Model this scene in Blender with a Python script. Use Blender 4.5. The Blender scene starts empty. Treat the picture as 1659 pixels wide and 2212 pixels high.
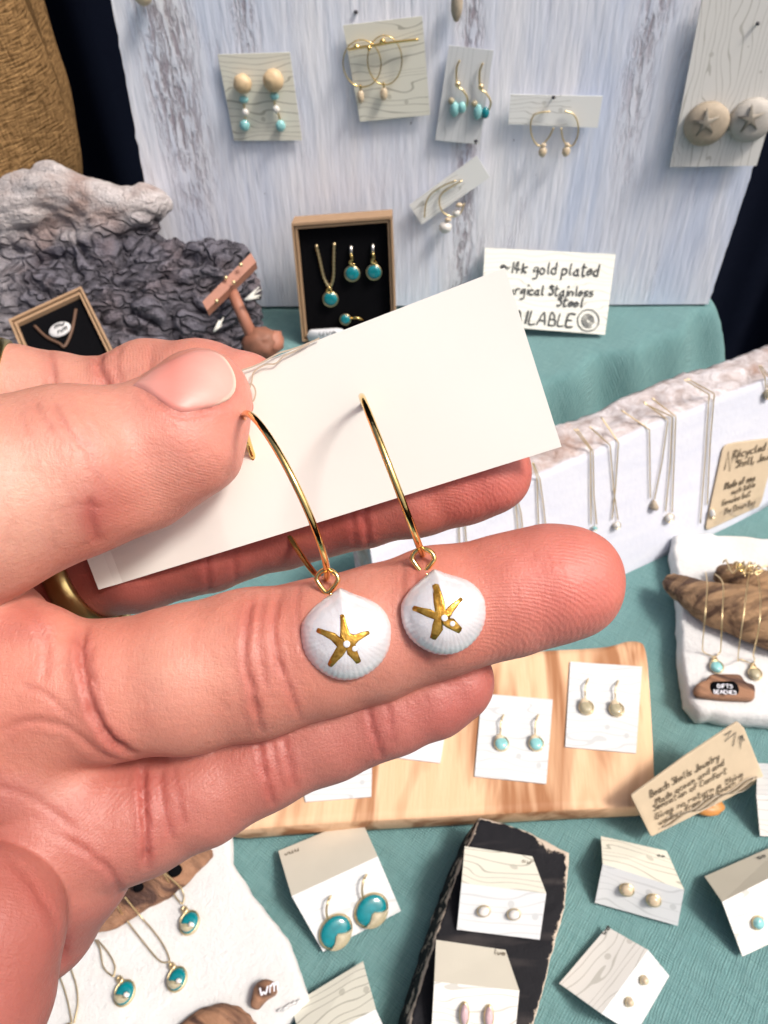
import bpy, math, random
import numpy as np
from mathutils import Vector, Matrix, noise as mn
from mathutils.bvhtree import BVHTree
random.seed(7); rng = np.random.default_rng(7)
SC = bpy.context.scene
COL = SC.collection
rad = math.radians

# ---------------------------------------------------------------- camera
CH = 0.36                      # eye height over the table top (metres)
PITCH, ROLL = rad(48), rad(1.8)
F = 1658.0                     # focal length in photo units (photo read as 1659 x 2212)
CX, CY = 829.5, 1106.0
fwd = Vector((0, math.cos(PITCH), -math.sin(PITCH)))
r0 = Vector((1, 0, 0)); u0 = r0.cross(fwd).normalized()
rgt = (r0 * math.cos(ROLL) + u0 * math.sin(ROLL)).normalized()
rgt = Matrix.Rotation(ROLL, 3, fwd) @ r0
upv = rgt.cross(fwd).normalized()
CAM = Vector((0, 0, CH))
cd_ = bpy.data.cameras.new('camera'); cam = bpy.data.objects.new('camera', cd_); COL.objects.link(cam)
cam.matrix_world = Matrix(((rgt.x, upv.x, -fwd.x, CAM.x), (rgt.y, upv.y, -fwd.y, CAM.y), (rgt.z, upv.z, -fwd.z, CAM.z), (0, 0, 0, 1)))
cd_.sensor_fit = 'VERTICAL'; cd_.sensor_height = 36.0; cd_.lens = 36.0 * F / 2212.0
cd_.clip_start = 0.01; cd_.clip_end = 50
cd_.dof.use_dof = True; cd_.dof.focus_distance = 0.112; cd_.dof.aperture_fstop = 60
SC.camera = cam

# ---------------------------------------------------------------- light
SUN_EL, SUN_AZ = rad(58), rad(110)      # azimuth measured from +Y towards +X
w = bpy.data.worlds.new('World'); SC.world = w; w.use_nodes = True
nt = w.node_tree; bg = nt.nodes['Background']
sky = nt.nodes.new('ShaderNodeTexSky'); sky.sky_type = 'NISHITA'; sky.sun_disc = False
sky.sun_elevation = SUN_EL; sky.sun_rotation = SUN_AZ
sky.air_density = 0.7; sky.dust_density = 8.0; sky.ozone_density = 1.0
nt.links.new(sky.outputs[0], bg.inputs[0]); bg.inputs[1].default_value = 0.07
sd = bpy.data.lights.new('sun', 'SUN'); sd.energy = 1.5; sd.angle = rad(12); sd.color = (1.0, 0.94, 0.88)
so = bpy.data.objects.new('sun', sd); COL.objects.link(so)
sdir = Vector((math.cos(SUN_EL) * math.sin(SUN_AZ), math.cos(SUN_EL) * math.cos(SUN_AZ), math.sin(SUN_EL)))
so.rotation_euler = sdir.to_track_quat('Z', 'Y').to_euler(); so.location = (0.3, 0.3, 2)
SC.view_settings.view_transform = 'Standard'; SC.view_settings.look = 'None'
SC.view_settings.exposure = 0.94; SC.view_settings.gamma = 1
SC.render.engine = 'CYCLES'
SC.cycles.use_denoising = True

# ---------------------------------------------------------------- small maths
def ray(px, py):
    return fwd + rgt * ((px - CX) / F) - upv * ((py - CY) / F)
def P(px, py, d):
    return CAM + ray(px, py) * d
class Pl:
    def __init__(s, p, n):
        s.p = Vector(p); s.n = Vector(n).normalized()
        s.x = (rgt - s.n * rgt.dot(s.n)).normalized(); s.y = s.n.cross(s.x)
    def at(s, px, py, h=0.0):
        r = ray(px, py); q = s.p + s.n * h
        t = (q - CAM).dot(s.n) / r.dot(s.n)
        return CAM + r * t
    def sc(s, px, py, h=0.0):          # metres per photo unit there
        return (s.at(px, py, h) - CAM).dot(fwd) / F
def table(z=0.0): return Pl((0, 0, z), (0, 0, 1))
T0 = table()
def plane3(a, b, c):
    n = (b - a).cross(c - a).normalized()
    if n.dot(CAM - a) < 0: n = -n
    return Pl(a, n)

# ---------------------------------------------------------------- objects
WO = {}
def centroid(vs):
    a = np.asarray([tuple(v) for v in vs], dtype=float)
    return a
def tagit(o, label=None, cat=None, group=None, kind=None):
    if label: o['label'] = label
    if cat: o['category'] = cat
    if group: o['group'] = group
    if kind: o['kind'] = kind
    return o
def M(name, vs, fs, mat, parent=None, smooth=True, label=None, cat=None, group=None, kind=None, uv=None, col=None):
    a = np.array([tuple(v) for v in vs], dtype=float) if not isinstance(vs, np.ndarray) else vs.astype(float)
    lo, hi = a.min(0), a.max(0)
    org = (lo + hi) / 2
    if parent is None: org[2] = lo[2]
    me = bpy.data.meshes.new(name)
    if isinstance(fs, np.ndarray):
        me.vertices.add(len(a)); me.vertices.foreach_set('co', (a - org).ravel())
        k = fs.shape[1]
        me.loops.add(fs.size); me.loops.foreach_set('vertex_index', fs.ravel())
        me.polygons.add(len(fs)); me.polygons.foreach_set('loop_start', np.arange(0, fs.size, k)); me.polygons.foreach_set('loop_total', np.full(len(fs), k))
        me.update(calc_edges=True)
    else:
        me.from_pydata([tuple(v) for v in (a - org)], [], fs)
    if smooth: me.polygons.foreach_set('use_smooth', [True] * len(me.polygons))
    me.update(); me.validate()
    if uv is not None:
        ul = me.uv_layers.new(name='UVMap')
        li = np.empty(len(me.loops), dtype=np.int32); me.loops.foreach_get('vertex_index', li)
        ul.data.foreach_set('uv', np.asarray(uv, dtype=float)[li].ravel())
    if col is not None:
        for cname, arr in col.items():
            arr = np.asarray(arr, dtype=float)
            if arr.ndim == 1:
                at = me.attributes.new(cname, 'FLOAT', 'POINT'); at.data.foreach_set('value', arr)
            else:
                at = me.attributes.new(cname, 'FLOAT_COLOR', 'POINT')
                if arr.shape[1] == 3: arr = np.hstack([arr, np.ones((len(arr), 1))])
                at.data.foreach_set('color', arr.ravel())
    if mat: me.materials.append(mat)
    o = bpy.data.objects.new(name, me); COL.objects.link(o)
    po = WO.get(parent.name, Vector((0, 0, 0))) if parent else Vector((0, 0, 0))
    o.location = Vector(org) - po; WO[o.name] = Vector(org)
    if parent: o.parent = parent
    return tagit(o, label, cat, group, kind)
def thing(name, label, cat, loc, group=None):
    o = bpy.data.objects.new(name, None); COL.objects.link(o); o.location = loc; WO[o.name] = Vector(loc)
    o.empty_display_size = 0.01
    return tagit(o, label, cat, group)
class B:                                     # mesh collector
    def __init__(s): s.v = []; s.f = []
    def add(s, vf):
        k = len(s.v); s.v += [tuple(q) for q in vf[0]]; s.f += [tuple(i + k for i in f) for f in vf[1]]; return s
    def put(s, name, mat, parent=None, **kw): return M(name, s.v, s.f, mat, parent, **kw)
def smoothline(pts, n=8):                    # Catmull-Rom
    pts = [Vector(p) for p in pts]
    if len(pts) < 3: return pts
    out = []
    for i in range(len(pts) - 1):
        p0 = pts[max(i - 1, 0)]; p1 = pts[i]; p2 = pts[i + 1]; p3 = pts[min(i + 2, len(pts) - 1)]
        for j in range(n):
            t = j / n
            out.append(0.5 * ((2 * p1) + (p2 - p0) * t + (2 * p0 - 5 * p1 + 4 * p2 - p3) * t * t + (3 * p1 - p0 - 3 * p2 + p3) * t ** 3))
    out.append(pts[-1]); return out
def tube(pts, r, n=8, closed=False, flat=1.0):
    pts = [Vector(p) for p in pts]; m = len(pts)
    rs = r if isinstance(r, (list, tuple)) else [r] * m
    vs, fs = [], []
    t0 = (pts[1] - pts[0]).normalized()
    a = t0.orthogonal().normalized()
    for i, p in enumerate(pts):
        if closed: t = (pts[(i + 1) % m] - pts[i - 1]).normalized()
        else: t = (pts[min(i + 1, m - 1)] - pts[max(i - 1, 0)]).normalized()
        a = (a - t * a.dot(t)).normalized(); b = t.cross(a)
        for j in range(n):
            q = 2 * math.pi * j / n
            vs.append(p + (a * math.cos(q) + b * math.sin(q) * flat) * rs[i])
    seg = m if closed else m - 1
    for i in range(seg):
        for j in range(n):
            i2 = (i + 1) % m
            fs.append((i * n + j, i * n + (j + 1) % n, i2 * n + (j + 1) % n, i2 * n + j))
    if not closed:
        fs.append(tuple(range(n - 1, -1, -1))); fs.append(tuple(range((m - 1) * n, m * n)))
    return vs, fs
def ball(c, rx, ry=None, rz=None, ax=None, nu=16, nv=10, bump=0):
    ry = ry or rx; rz = rz or rx
    X, Y, Z = ax if ax else (Vector((1, 0, 0)), Vector((0, 1, 0)), Vector((0, 0, 1)))
    c = Vector(c); vs = [c + Z * rz]; fs = []
    for i in range(1, nv):
        th = math.pi * i / nv
        for j in range(nu):
            ph = 2 * math.pi * j / nu
            k = 1 + (bump * mn.noise(Vector((math.cos(ph) * math.sin(th) * 2 + c.x * 99, math.sin(ph) * math.sin(th) * 2, math.cos(th) * 2))) if bump else 0)
            vs.append(c + (X * rx * math.cos(ph) * math.sin(th) + Y * ry * math.sin(ph) * math.sin(th) + Z * rz * math.cos(th)) * k)
    vs.append(c - Z * rz)
    for j in range(nu):
        fs.append((0, 1 + j, 1 + (j + 1) % nu))
        for i in range(nv - 2):
            a = 1 + i * nu
            fs.append((a + j, a + nu + j, a + nu + (j + 1) % nu, a + (j + 1) % nu))
        fs.append((len(vs) - 1, 1 + (nv - 2) * nu + (j + 1) % nu, 1 + (nv - 2) * nu + j))
    return vs, fs
def puck(outline, n, prof, wob=None):
    """outline: world points on the base plane; prof: list of (scale about centroid, height along n)."""
    outline = [Vector(p) for p in outline]; m = len(outline)
    c = sum(outline, Vector()) / m; n = Vector(n).normalized(); vs, fs = [], []
    for (s, h) in prof:
        for p in outline:
            q = c + (p - c) * s + n * h
            if wob: q = q + n * wob(q, s)
            vs.append(q)
    for i in range(len(prof) - 1):
        for j in range(m):
            fs.append((i * m + j, i * m + (j + 1) % m, (i + 1) * m + (j + 1) % m, (i + 1) * m + j))
    vs.append(c + n * (prof[-1][1]) + (n * wob(c, 0) if wob else Vector())); k = (len(prof) - 1) * m
    for j in range(m): fs.append((k + j, k + (j + 1) % m, len(vs) - 1))
    fs.append(tuple(range(m - 1, -1, -1)))
    if (outline[1] - outline[0]).cross(c - outline[0]).dot(n) < 0: fs = [tuple(reversed(f)) for f in fs]
    return vs, fs
def disc(pl, px, py, rpx, h0, h1, ry=None, ang=0, n=28, prof=None):
    s = pl.sc(px, py, h0); c = pl.at(px, py, h0); ry = ry or rpx; out = []
    for i in range(n):
        q = 2 * math.pi * i / n; a, b = rpx * s * math.cos(q), ry * s * math.sin(q)
        out.append(c + pl.x * (a * math.cos(ang) - b * math.sin(ang)) + pl.y * (a * math.sin(ang) + b * math.cos(ang)))
    d = h1 - h0
    prof = prof or [(1, 0), (1.0, d * .35), (.93, d * .6), (.75, d * .85), (.45, d * .97)]
    return puck(out, pl.n, prof)
def slab(cs, n, t, uvs=None):
    """thin quad sheet: 4 world corners of its FRONT face (order round), thickness t behind."""
    cs = [Vector(c) for c in cs]; n = Vector(n).normalized()
    vs = cs + [c - n * t for c in cs]
    fs = [(0, 1, 2, 3), (7, 6, 5, 4)] + [(i, i + 4, (i + 1) % 4 + 4, (i + 1) % 4) for i in range(4)]
    if (cs[1] - cs[0]).cross(cs[2] - cs[0]).dot(n) < 0: fs = [tuple(reversed(f)) for f in fs]
    return vs, fs
def jag(pts, step, amp, sc=60, seed=0):
    """resample a closed polygon, jittered in its plane"""
    pts = [Vector(p) for p in pts]; out = []
    c = sum(pts, Vector()) / len(pts)
    for i in range(len(pts)):
        a, b = pts[i], pts[(i + 1) % len(pts)]; k = max(1, int((b - a).length / step))
        for j in range(k):
            q = a.lerp(b, j / k); w_ = mn.noise(q * sc + Vector((seed, 0, 0))) + .5 * mn.noise(q * sc * 3.1 + Vector((seed, 5, 0)))
            out.append(q + (q - c).normalized() * amp * w_)
    return out
def roundpoly(pts, r, n=6):
    pts = [Vector(p) for p in pts]; out = []
    for i in range(len(pts)):
        p = pts[i]; a = pts[i - 1] - p; b = pts[(i + 1) % len(pts)] - p
        ra = min(r, a.length * .45, b.length * .45)
        a = p + a.normalized() * ra; b = p + b.normalized() * ra
        for j in range(n + 1):
            t = j / n; out.append(a * (1 - t) ** 2 + p * 2 * t * (1 - t) + b * t * t)
    return out

# ---------------------------------------------------------------- handwriting (single-stroke letters)
GL = {'a': "35-26-15-04-13-33 36-33-43", 'b': "09-03 05-16-35-34-23-03", 'c': "36-16-05-04-13-33", 'd': "39-33 36-16-05-04-13-33", 'e': "05-35-26-16-05-04-13-34",
 'f': "38-29-18-13 06-36", 'g': "36-16-05-04-14-35 36-31-20-00", 'h': "09-03 05-16-36-33", 'i': "16-13 18-19", 'j': "26-21-10 28-29", 'k': "09-03 36-04-33", 'l': "19-14-23",
 'm': "03-06 05-16-26-23 25-36-46-43", 'n': "03-06 05-16-35-33", 'o': "16-05-04-13-33-35-26-16", 'p': "06-00 06-26-35-34-23-03", 'r': "03-06 05-16-36", 's': "36-16-05-34-23-03",
 't': "19-13-33 07-37", 'u': "06-04-13-33 36-33-43", 'v': "06-13-36", 'w': "06-13-24-33-46", 'y': "06-14-34 36-10", 'z': "06-36-03-33", '1': "19-13", '4': "19-05-45 29-23",
 'K': "08-03 36-05-33", 'A': "03-29-43 15-35", 'V': "09-23-49", 'I': "19-13", 'L': "09-03-33", 'B': "03-09-28-26-06 26-35-33-03", 'E': "39-09-03-33 06-26",
 'S': "38-19-08-36-34-13-04", 'M': "03-09-26-49-43", 'G': "38-19-08-04-13-33-36-26", 'J': "39-34-13-04", 'R': "03-09-38-27-06 16-33", 'T': "09-49 29-23", 'F': "39-09-03 06-26",
 'O': "19-08-04-13-33-48-29-19", 'H': "09-03 39-33 06-36", 'C': "38-19-08-04-13-33", ',': "14-02", '~': "05-16-25-36"}
def writing(lines, pl, o, ux, uy, size, width, h=0.00012, jit=.35, lead=1.6):
    """lines of text on plane pl; o = world start of the first baseline, ux/uy unit vectors, size = x-height*2"""
    b = B(); u = size / 6.0
    for li, (ln, ind) in enumerate(lines):
        x = ind
        for chn in ln:
            if chn == ' ': x += 3.4; continue
            g = GL.get(chn)
            if not g: x += 3; continue
            wdt = 0; ox, oy = random.uniform(-jit, jit) * .4, random.uniform(-jit, jit) * .6
            for st in g.split(' '):
                pts = []
                for q in st.split('-'):
                    gx, gy = int(q[0]), int(q[1]) - 3; wdt = max(wdt, gx)
                    gx += random.uniform(-jit, jit) * .5; gy += random.uniform(-jit, jit) * .5
                    pts.append((x + gx + gy * .18 + ox, gy + oy))
                w3 = smoothline([o + ux * (a * u) + uy * ((c - li * 6 * lead) * u) + pl.n * h for a, c in pts], 3)
                hw = width * random.uniform(.42, .62)
                for i in range(len(w3) - 1):
                    d = (w3[i + 1] - w3[i])
                    if d.length < 1e-9: continue
                    s = pl.n.cross(d).normalized() * hw; e = d.normalized() * hw * .5; zz = pl.n * (i % 2) * 4e-6
                    b.add(([w3[i] - s - e + zz, w3[i + 1] - s + e + zz, w3[i + 1] + s + e + zz, w3[i] + s - e + zz], [(0, 1, 2, 3)]))
            x += wdt + 1.5
    return b
def ribbon(pts, n, width):
    b = B(); pts = [Vector(p) for p in pts]; vs = []
    for i, p in enumerate(pts):
        t = (pts[min(i + 1, len(pts) - 1)] - pts[max(i - 1, 0)]).normalized(); s = n.cross(t).normalized() * width / 2
        vs += [p - s, p + s]
    b.add((vs, [(2 * i, 2 * i + 2, 2 * i + 3, 2 * i + 1) for i in range(len(pts) - 1)])); return b

# ---------------------------------------------------------------- materials
class NT:
    def __init__(s, name):
        s.m = bpy.data.materials.new(name); s.m.use_nodes = True; s.t = s.m.node_tree
        s.p = s.t.nodes['Principled BSDF']; s.out = s.t.nodes['Material Output']
    def n(s, typ, **kw):
        nd = s.t.nodes.new('ShaderNode' + typ)
        for k, v in kw.items():
            if k.startswith('i_'):
                key = k[2:]; key = int(key) if key.isdigit() else key.replace('_', ' ')
                s.set(nd.inputs[key], v)
            else: setattr(nd, k, v)
        return nd
    def set(s, sock, v):
        if hasattr(v, 'node'): s.t.links.new(v, sock)
        elif hasattr(v, 'outputs'): s.t.links.new(v.outputs[0], sock)
        else: sock.default_value = v
    def math(s, op, a, b=0.0, c=0.0, clamp=False):
        nd = s.n('Math', operation=op, use_clamp=clamp); s.set(nd.inputs[0], a); s.set(nd.inputs[1], b); s.set(nd.inputs[2], c); return nd.outputs[0]
    def mix(s, f, a, b, blend='MIX'):
        nd = s.n('Mix', data_type='RGBA', blend_type=blend); s.set(nd.inputs[0], f)
        s.set(nd.inputs[6], a if hasattr(a, 'node') else (*a, 1)); s.set(nd.inputs[7], b if hasattr(b, 'node') else (*b, 1)); return nd.outputs[2]
    def noise(s, vec, scale, detail=4, rough=.5, dist=0.0, dims='3D'):
        nd = s.n('TexNoise', noise_dimensions=dims); s.set(nd.inputs['Scale'], scale); s.set(nd.inputs['Detail'], detail); s.set(nd.inputs['Roughness'], rough); s.set(nd.inputs['Distortion'], dist)
        if vec is not None: s.set(nd.inputs['Vector'], vec)
        return nd.outputs['Fac']
    def ramp(s, f, stops, interp='LINEAR'):
        nd = s.n('ValToRGB'); s.set(nd.inputs[0], f); cr = nd.color_ramp; cr.interpolation = interp
        while len(cr.elements) < len(stops): cr.elements.new(.5)
        for e, (p_, c) in zip(cr.elements, stops):
            e.position = p_; e.color = (c, c, c, 1) if isinstance(c, (int, float)) else (*c, 1)
        return nd.outputs[0]
    def coord(s, kind='Object'): return s.n('TexCoord').outputs[kind]
    def map(s, vec, scale=(1, 1, 1), rot=(0, 0, 0), loc=(0, 0, 0)):
        nd = s.n('Mapping'); s.set(nd.inputs['Vector'], vec); nd.inputs['Scale'].default_value = scale; nd.inputs['Rotation'].default_value = rot; s.set(nd.inputs['Location'], loc); return nd.outputs[0]
    def bump(s, h, dist, strength=1.0, prev=None):
        nd = s.n('Bump'); s.set(nd.inputs['Height'], h); nd.inputs['Distance'].default_value = dist; nd.inputs['Strength'].default_value = strength
        if prev is not None: s.set(nd.inputs['Normal'], prev)
        return nd.outputs[0]
    def fin(s, color=None, rough=.6, metal=0.0, bump=None, **kw):
        if color is not None: s.set(s.p.inputs['Base Color'], color if hasattr(color, 'node') else (*color, 1))
        s.set(s.p.inputs['Roughness'], rough); s.set(s.p.inputs['Metallic'], metal)
        if bump is not None: s.set(s.p.inputs['Normal'], bump)
        for k, v in kw.items(): s.set(s.p.inputs[k.replace('_', ' ')], v)
        return s.m
def pos(nt_):    # world position, stable for static things
    return nt_.n('NewGeometry').outputs['Position']
def simple(name, c, rough=.6, metal=0.0, nscale=300, var=.12, bd=0.0001, **kw):
    t = NT(name); p = pos(t); f = t.noise(p, nscale, 4, .6)
    col = t.mix(f, tuple(max(0, x * (1 - var)) for x in c), tuple(min(1, x * (1 + var)) for x in c))
    f2 = t.noise(p, nscale * 5, 3, .6)
    return t.fin(col, rough, metal, t.bump(f2, bd), **kw)
MAT = {}
def gold(name, c, rough, bd=.00004):
    t = NT(name); p = pos(t); f = t.noise(p, 900, 2)
    return t.fin(t.mix(f, tuple(x * .9 for x in c), c), rough, 1.0, t.bump(f, bd))
MAT['gold'] = gold('polished_gold', (.92, .66, .25), .13)
MAT['gold_pale'] = gold('pale_gold_wire', (.88, .70, .40), .36)
MAT['gold_ring'] = gold('brushed_brass_band', (.62, .50, .22), .3)
MAT['silver'] = gold('silver_metal', (.75, .72, .66), .25)
# paper with a printed wave-line drawing (contours of a stretched noise, in sheet coordinates)
def paper(name, base, mode='all', line=(.36, .34, .29), dens=1.0, cover=.55, strength=.75, beige=None):
    t = NT(name); uv = t.coord('UV'); rnd = t.n('ObjectInfo').outputs['Random']
    sep = t.n('SeparateXYZ', i_0=uv)
    m = t.map(uv, (26 * dens, 70 * dens, 1)); mm = t.n('VectorMath', operation='ADD', i_0=m)
    cmb = t.n('CombineXYZ', i_2=t.math('MULTIPLY', rnd, 37.0)); t.set(mm.inputs[1], cmb)
    f = t.noise(mm.outputs[0], 1.0, 1.0, .45, .5)
    f = t.math('ADD', t.math('MULTIPLY', f, 4.6), t.math('MULTIPLY', sep.outputs[1], 250.0 * dens)); fr = t.math('FRACT', f)
    ln = t.math('LESS_THAN', t.math('ABSOLUTE', t.math('SUBTRACT', fr, .5)), .06)
    # keep to part of the sheet
    big = t.noise(t.map(uv, (30, 30, 1)), 1.0, 1); axis = sep.outputs[0] if mode == 'left' else sep.outputs[1]
    edge = {'all': -1.0, 'left': .035, 'low': .028, 'high': .028}[mode]
    v = t.math('ADD', axis, t.math('MULTIPLY', t.math('SUBTRACT', big, .5), .03))
    mask = 1.0 if mode == 'all' else (t.math('LESS_THAN', v, edge) if mode in ('left', 'low') else t.math('GREATER_THAN', v, edge))
    cov = t.math('GREATER_THAN', t.noise(t.map(uv, (22, 22, 1)), 1.0, 1), 1 - cover - .12)
    k = t.math('MULTIPLY', t.math('MULTIPLY', ln, mask), t.math('MULTIPLY', cov, strength))
    # little printed dots and starbursts
    vo = t.n('TexVoronoi', feature='F1', i_Scale=95.0); t.set(vo.inputs['Vector'], uv)
    dot = t.math('LESS_THAN', vo.outputs['Distance'], .13)
    sp = t.math('MULTIPLY', dot, t.math('GREATER_THAN', t.n('SeparateColor', i_0=vo.outputs['Color']).outputs[0], .72))
    k = t.math('MAXIMUM', k, t.math('MULTIPLY', sp, t.math('MULTIPLY', mask, .5)))
    p = pos(t); mot = t.noise(p, 60, 4)
    b1 = t.mix(mot, tuple(x * .96 for x in base), base)
    return t.fin(t.mix(k, b1, line), .75, 0, t.bump(t.noise(p, 2500, 3), .00003), Specular_IOR_Level=.3)
MAT['card_cream'] = paper('cream_wave_print_card', (.74, .73, .63), 'all', (.34, .33, .27), cover=.85)
MAT['card_white'] = paper('white_wave_print_card', (.66, .68, .685), 'all', (.40, .42, .42), cover=.75, strength=.45)
MAT['card_half'] = paper('white_card_print_on_one_end', (.84, .85, .82), 'left', (.44, .44, .40), 1.5, .8)
MAT['card_plain'] = simple('plain_white_card', (.68, .69, .71), .75, var=.03, nscale=80, bd=.00003)
MAT['card_beige'] = simple('plain_beige_card', (.60, .57, .48), .75, var=.05, nscale=80, bd=.00003)
MAT['card_dense'] = paper('dense_wave_print_card', (.78, .77, .73), 'all', (.40, .39, .34), 1.1, 1.0, .6)
MAT['held'] = simple('smooth_ivory_card', (.80, .79, .735), .6, var=.02, nscale=60, bd=.00002)
MAT['ink'] = simple('dark_grey_ink', (.045, .05, .05), .7, bd=.00001)
MAT['ink_brown'] = simple('brown_ink', (.12, .09, .055), .7, bd=.00001)
MAT['ink_pale'] = simple('pale_brown_print', (.50, .42, .32), .7, bd=.00001)
MAT['ink_white'] = simple('white_chalk_ink', (.78, .78, .84), .8, bd=.00001)
MAT['foam'] = simple('black_foam', (.004, .004, .005), .95, bd=.0001, Specular_IOR_Level=.05)
MAT['kraft'] = simple('brown_kraft_cardboard', (.37, .235, .135), .8, var=.18, nscale=160, bd=.00008)
MAT['turq'] = simple('turquoise_glaze', (.003, .20, .23), .14, var=.45, nscale=420, bd=.00002, Coat_Weight=.6)
MAT['turq_pale'] = simple('pale_aqua_glass_bead', (.26, .56, .56), .15, var=.3, nscale=500, bd=.00002, Coat_Weight=.5)
MAT['sand'] = simple('cream_sand_resin', (.42, .37, .24), .3, var=.3, nscale=1500, bd=.0001, Coat_Weight=.6)
MAT['pearl'] = simple('white_pearl', (.74, .71, .66), .25, var=.1, nscale=300, bd=.00002, Coat_Weight=.5)
MAT['pearl_tan'] = simple('warm_gold_shell_bead', (.62, .50, .34), .3, var=.25, nscale=500, bd=.00005, Coat_Weight=.4)
MAT['pink'] = simple('pink_lilac_glaze', (.58, .40, .42), .3, var=.3, nscale=400, bd=.00002)
MAT['woodbead'] = simple('pale_turned_wood_bead', (.62, .46, .27), .5, var=.15, nscale=260, bd=.00005)
MAT['button_tan'] = simple('tan_stone_clay', (.42, .35, .26), .7, var=.25, nscale=250, bd=.0002)
MAT['button_grey'] = simple('grey_stone_clay', (.50, .47, .42), .7, var=.25, nscale=250, bd=.0002)
MAT['button_star'] = simple('dark_starfish_relief', (.30, .27, .22), .7, var=.3, nscale=350, bd=.0002)
MAT['cord'] = simple('brown_leather_cord', (.12, .065, .04), .6)
MAT['copper'] = simple('reddish_wood_peg', (.36, .15, .095), .55, var=.25, nscale=120)
MAT['redbrown'] = simple('dark_reddish_wood', (.24, .10, .06), .6, var=.4, nscale=150)
MAT['medal'] = simple('white_medallion', (.62, .62, .62), .45, var=.1)
MAT['nail_head'] = simple('dark_pin', (.05, .05, .06), .5)
MAT['feather'] = simple('white_feather_down', (.68, .68, .62), .8)
MAT['amber'] = simple('orange_amber_wood', (.55, .24, .06), .4, var=.3, nscale=90)

def mk_cloth():
    t = NT('teal_linen_cloth'); p = pos(t)
    r = t.map(p, rot=(0, 0, rad(37))); s = t.n('SeparateXYZ', i_0=r)
    wob = t.noise(p, 90, 3)
    def thread(ax, other):
        ph = t.math('ADD', t.math('MULTIPLY', s.outputs[ax], 5600.0), t.math('MULTIPLY', wob, 14.0))
        return t.math('SINE', ph)
    a, b = thread(0, 1), thread(1, 0)
    long1 = t.noise(t.map(r, (1500, 60, 60)), 1.0, 2); long2 = t.noise(t.map(r, (60, 1500, 60)), 1.0, 2)
    w_ = t.math('ADD', t.math('MULTIPLY', a, .5), t.math('MULTIPLY', b, .5))
    slub = t.math('ADD', long1, long2)
    v = t.math('ADD', t.math('MULTIPLY', w_, .10), t.math('SUBTRACT', slub, .55), clamp=True)
    big = t.noise(p, 9, 4, .6)
    c = t.mix(v, (.108, .228, .226), (.215, .365, .36)); c = t.mix(t.math('MULTIPLY', big, .6), c, (.13, .29, .30))
    return t.fin(c, .9, 0, t.bump(t.math('ADD', w_, t.math('MULTIPLY', slub, 2.0)), .00022), Specular_IOR_Level=.15, Sheen_Weight=.15)
MAT['cloth'] = mk_cloth()

def mk_board():
    t = NT('whitewashed_painted_wood'); p = t.coord('Object')   # object axes: x across, z up
    st = t.map(p, (48, 48, 4.5)); st2 = t.map(p, (17, 17, 2.4)); fine = t.map(p, (300, 300, 16))
    n1 = t.noise(st, 1, 5, .6, .3); n2 = t.noise(st2, 1, 4, .6, .8); n3 = t.noise(fine, 1, 3); patch = t.noise(t.map(p, (9, 9, 5)), 1, 3)
    c = t.mix(t.ramp(n2, [(.35, 0.), (.68, 1.)]), (.85, .86, .91), (.64, .71, .86))
    c = t.mix(t.ramp(n1, [(.46, 0.), (.75, .7)]), c, (.95, .94, .95))
    c = t.mix(t.math('MULTIPLY', t.ramp(n3, [(.52, 0.), (.72, .26)]), patch), c, (.40, .46, .60))
    # bare streaks where the wash is thin, two of them long and mauve
    sx = t.n('SeparateXYZ', i_0=p)
    def streak(x0, wd, z0, slope):
        xx = t.math('ADD', sx.outputs[0], t.math('MULTIPLY', sx.outputs[2], slope))
        xx = t.math('ADD', xx, t.math('MULTIPLY', t.math('SUBTRACT', t.noise(p, 18, 3), .5), .02))
        band = t.math('SUBTRACT', 1.0, t.math('DIVIDE', t.math('ABSOLUTE', t.math('SUBTRACT', xx, x0)), wd), clamp=True)
        top = t.math('MULTIPLY', t.math('SUBTRACT', sx.outputs[2], z0), 9.0, clamp=True)
        return t.math('MULTIPLY', band, top)
    rough_ = t.ramp(t.noise(t.map(p, (420, 420, 60)), 1, 4, .7), [(.45, 0.), (.60, 1.)])
    wide = t.ramp(t.noise(t.map(p, (60, 60, 9)), 1, 3), [(.56, 0.), (.72, 1.)])
    k = t.math('MAXIMUM', streak(-.163, .020, .03, 0.0), streak(-.118, .012, .11, 0.0))
    k = t.math('MAXIMUM', k, t.math('MULTIPLY', streak(.112, .014, .06, 0.0), .7))
    k = t.math('MAXIMUM', k, t.math('MULTIPLY', streak(.012, .010, -.08, 0.0), .8)); k = t.math('MAXIMUM', k, t.math('MULTIPLY', wide, .22))
    k = t.math('MULTIPLY', t.math('MULTIPLY', k, 1.5, clamp=True), rough_)
    c = t.mix(t.math('MULTIPLY', k, .78), c, (.29, .225, .26))
    spots = t.math('GREATER_THAN', t.noise(t.map(p, (260, 260, 160)), 1, 2), .79)
    c = t.mix(t.math('MULTIPLY', spots, .8), c, (.13, .12, .15))
    h = t.math('ADD', t.math('MULTIPLY', n1, 1.2), t.math('ADD', n3, t.math('MULTIPLY', k, -1.0)))
    return t.fin(c, .55, 0, t.bump(h, .0007), Specular_IOR_Level=.35)
MAT['board'] = mk_board()

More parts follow.
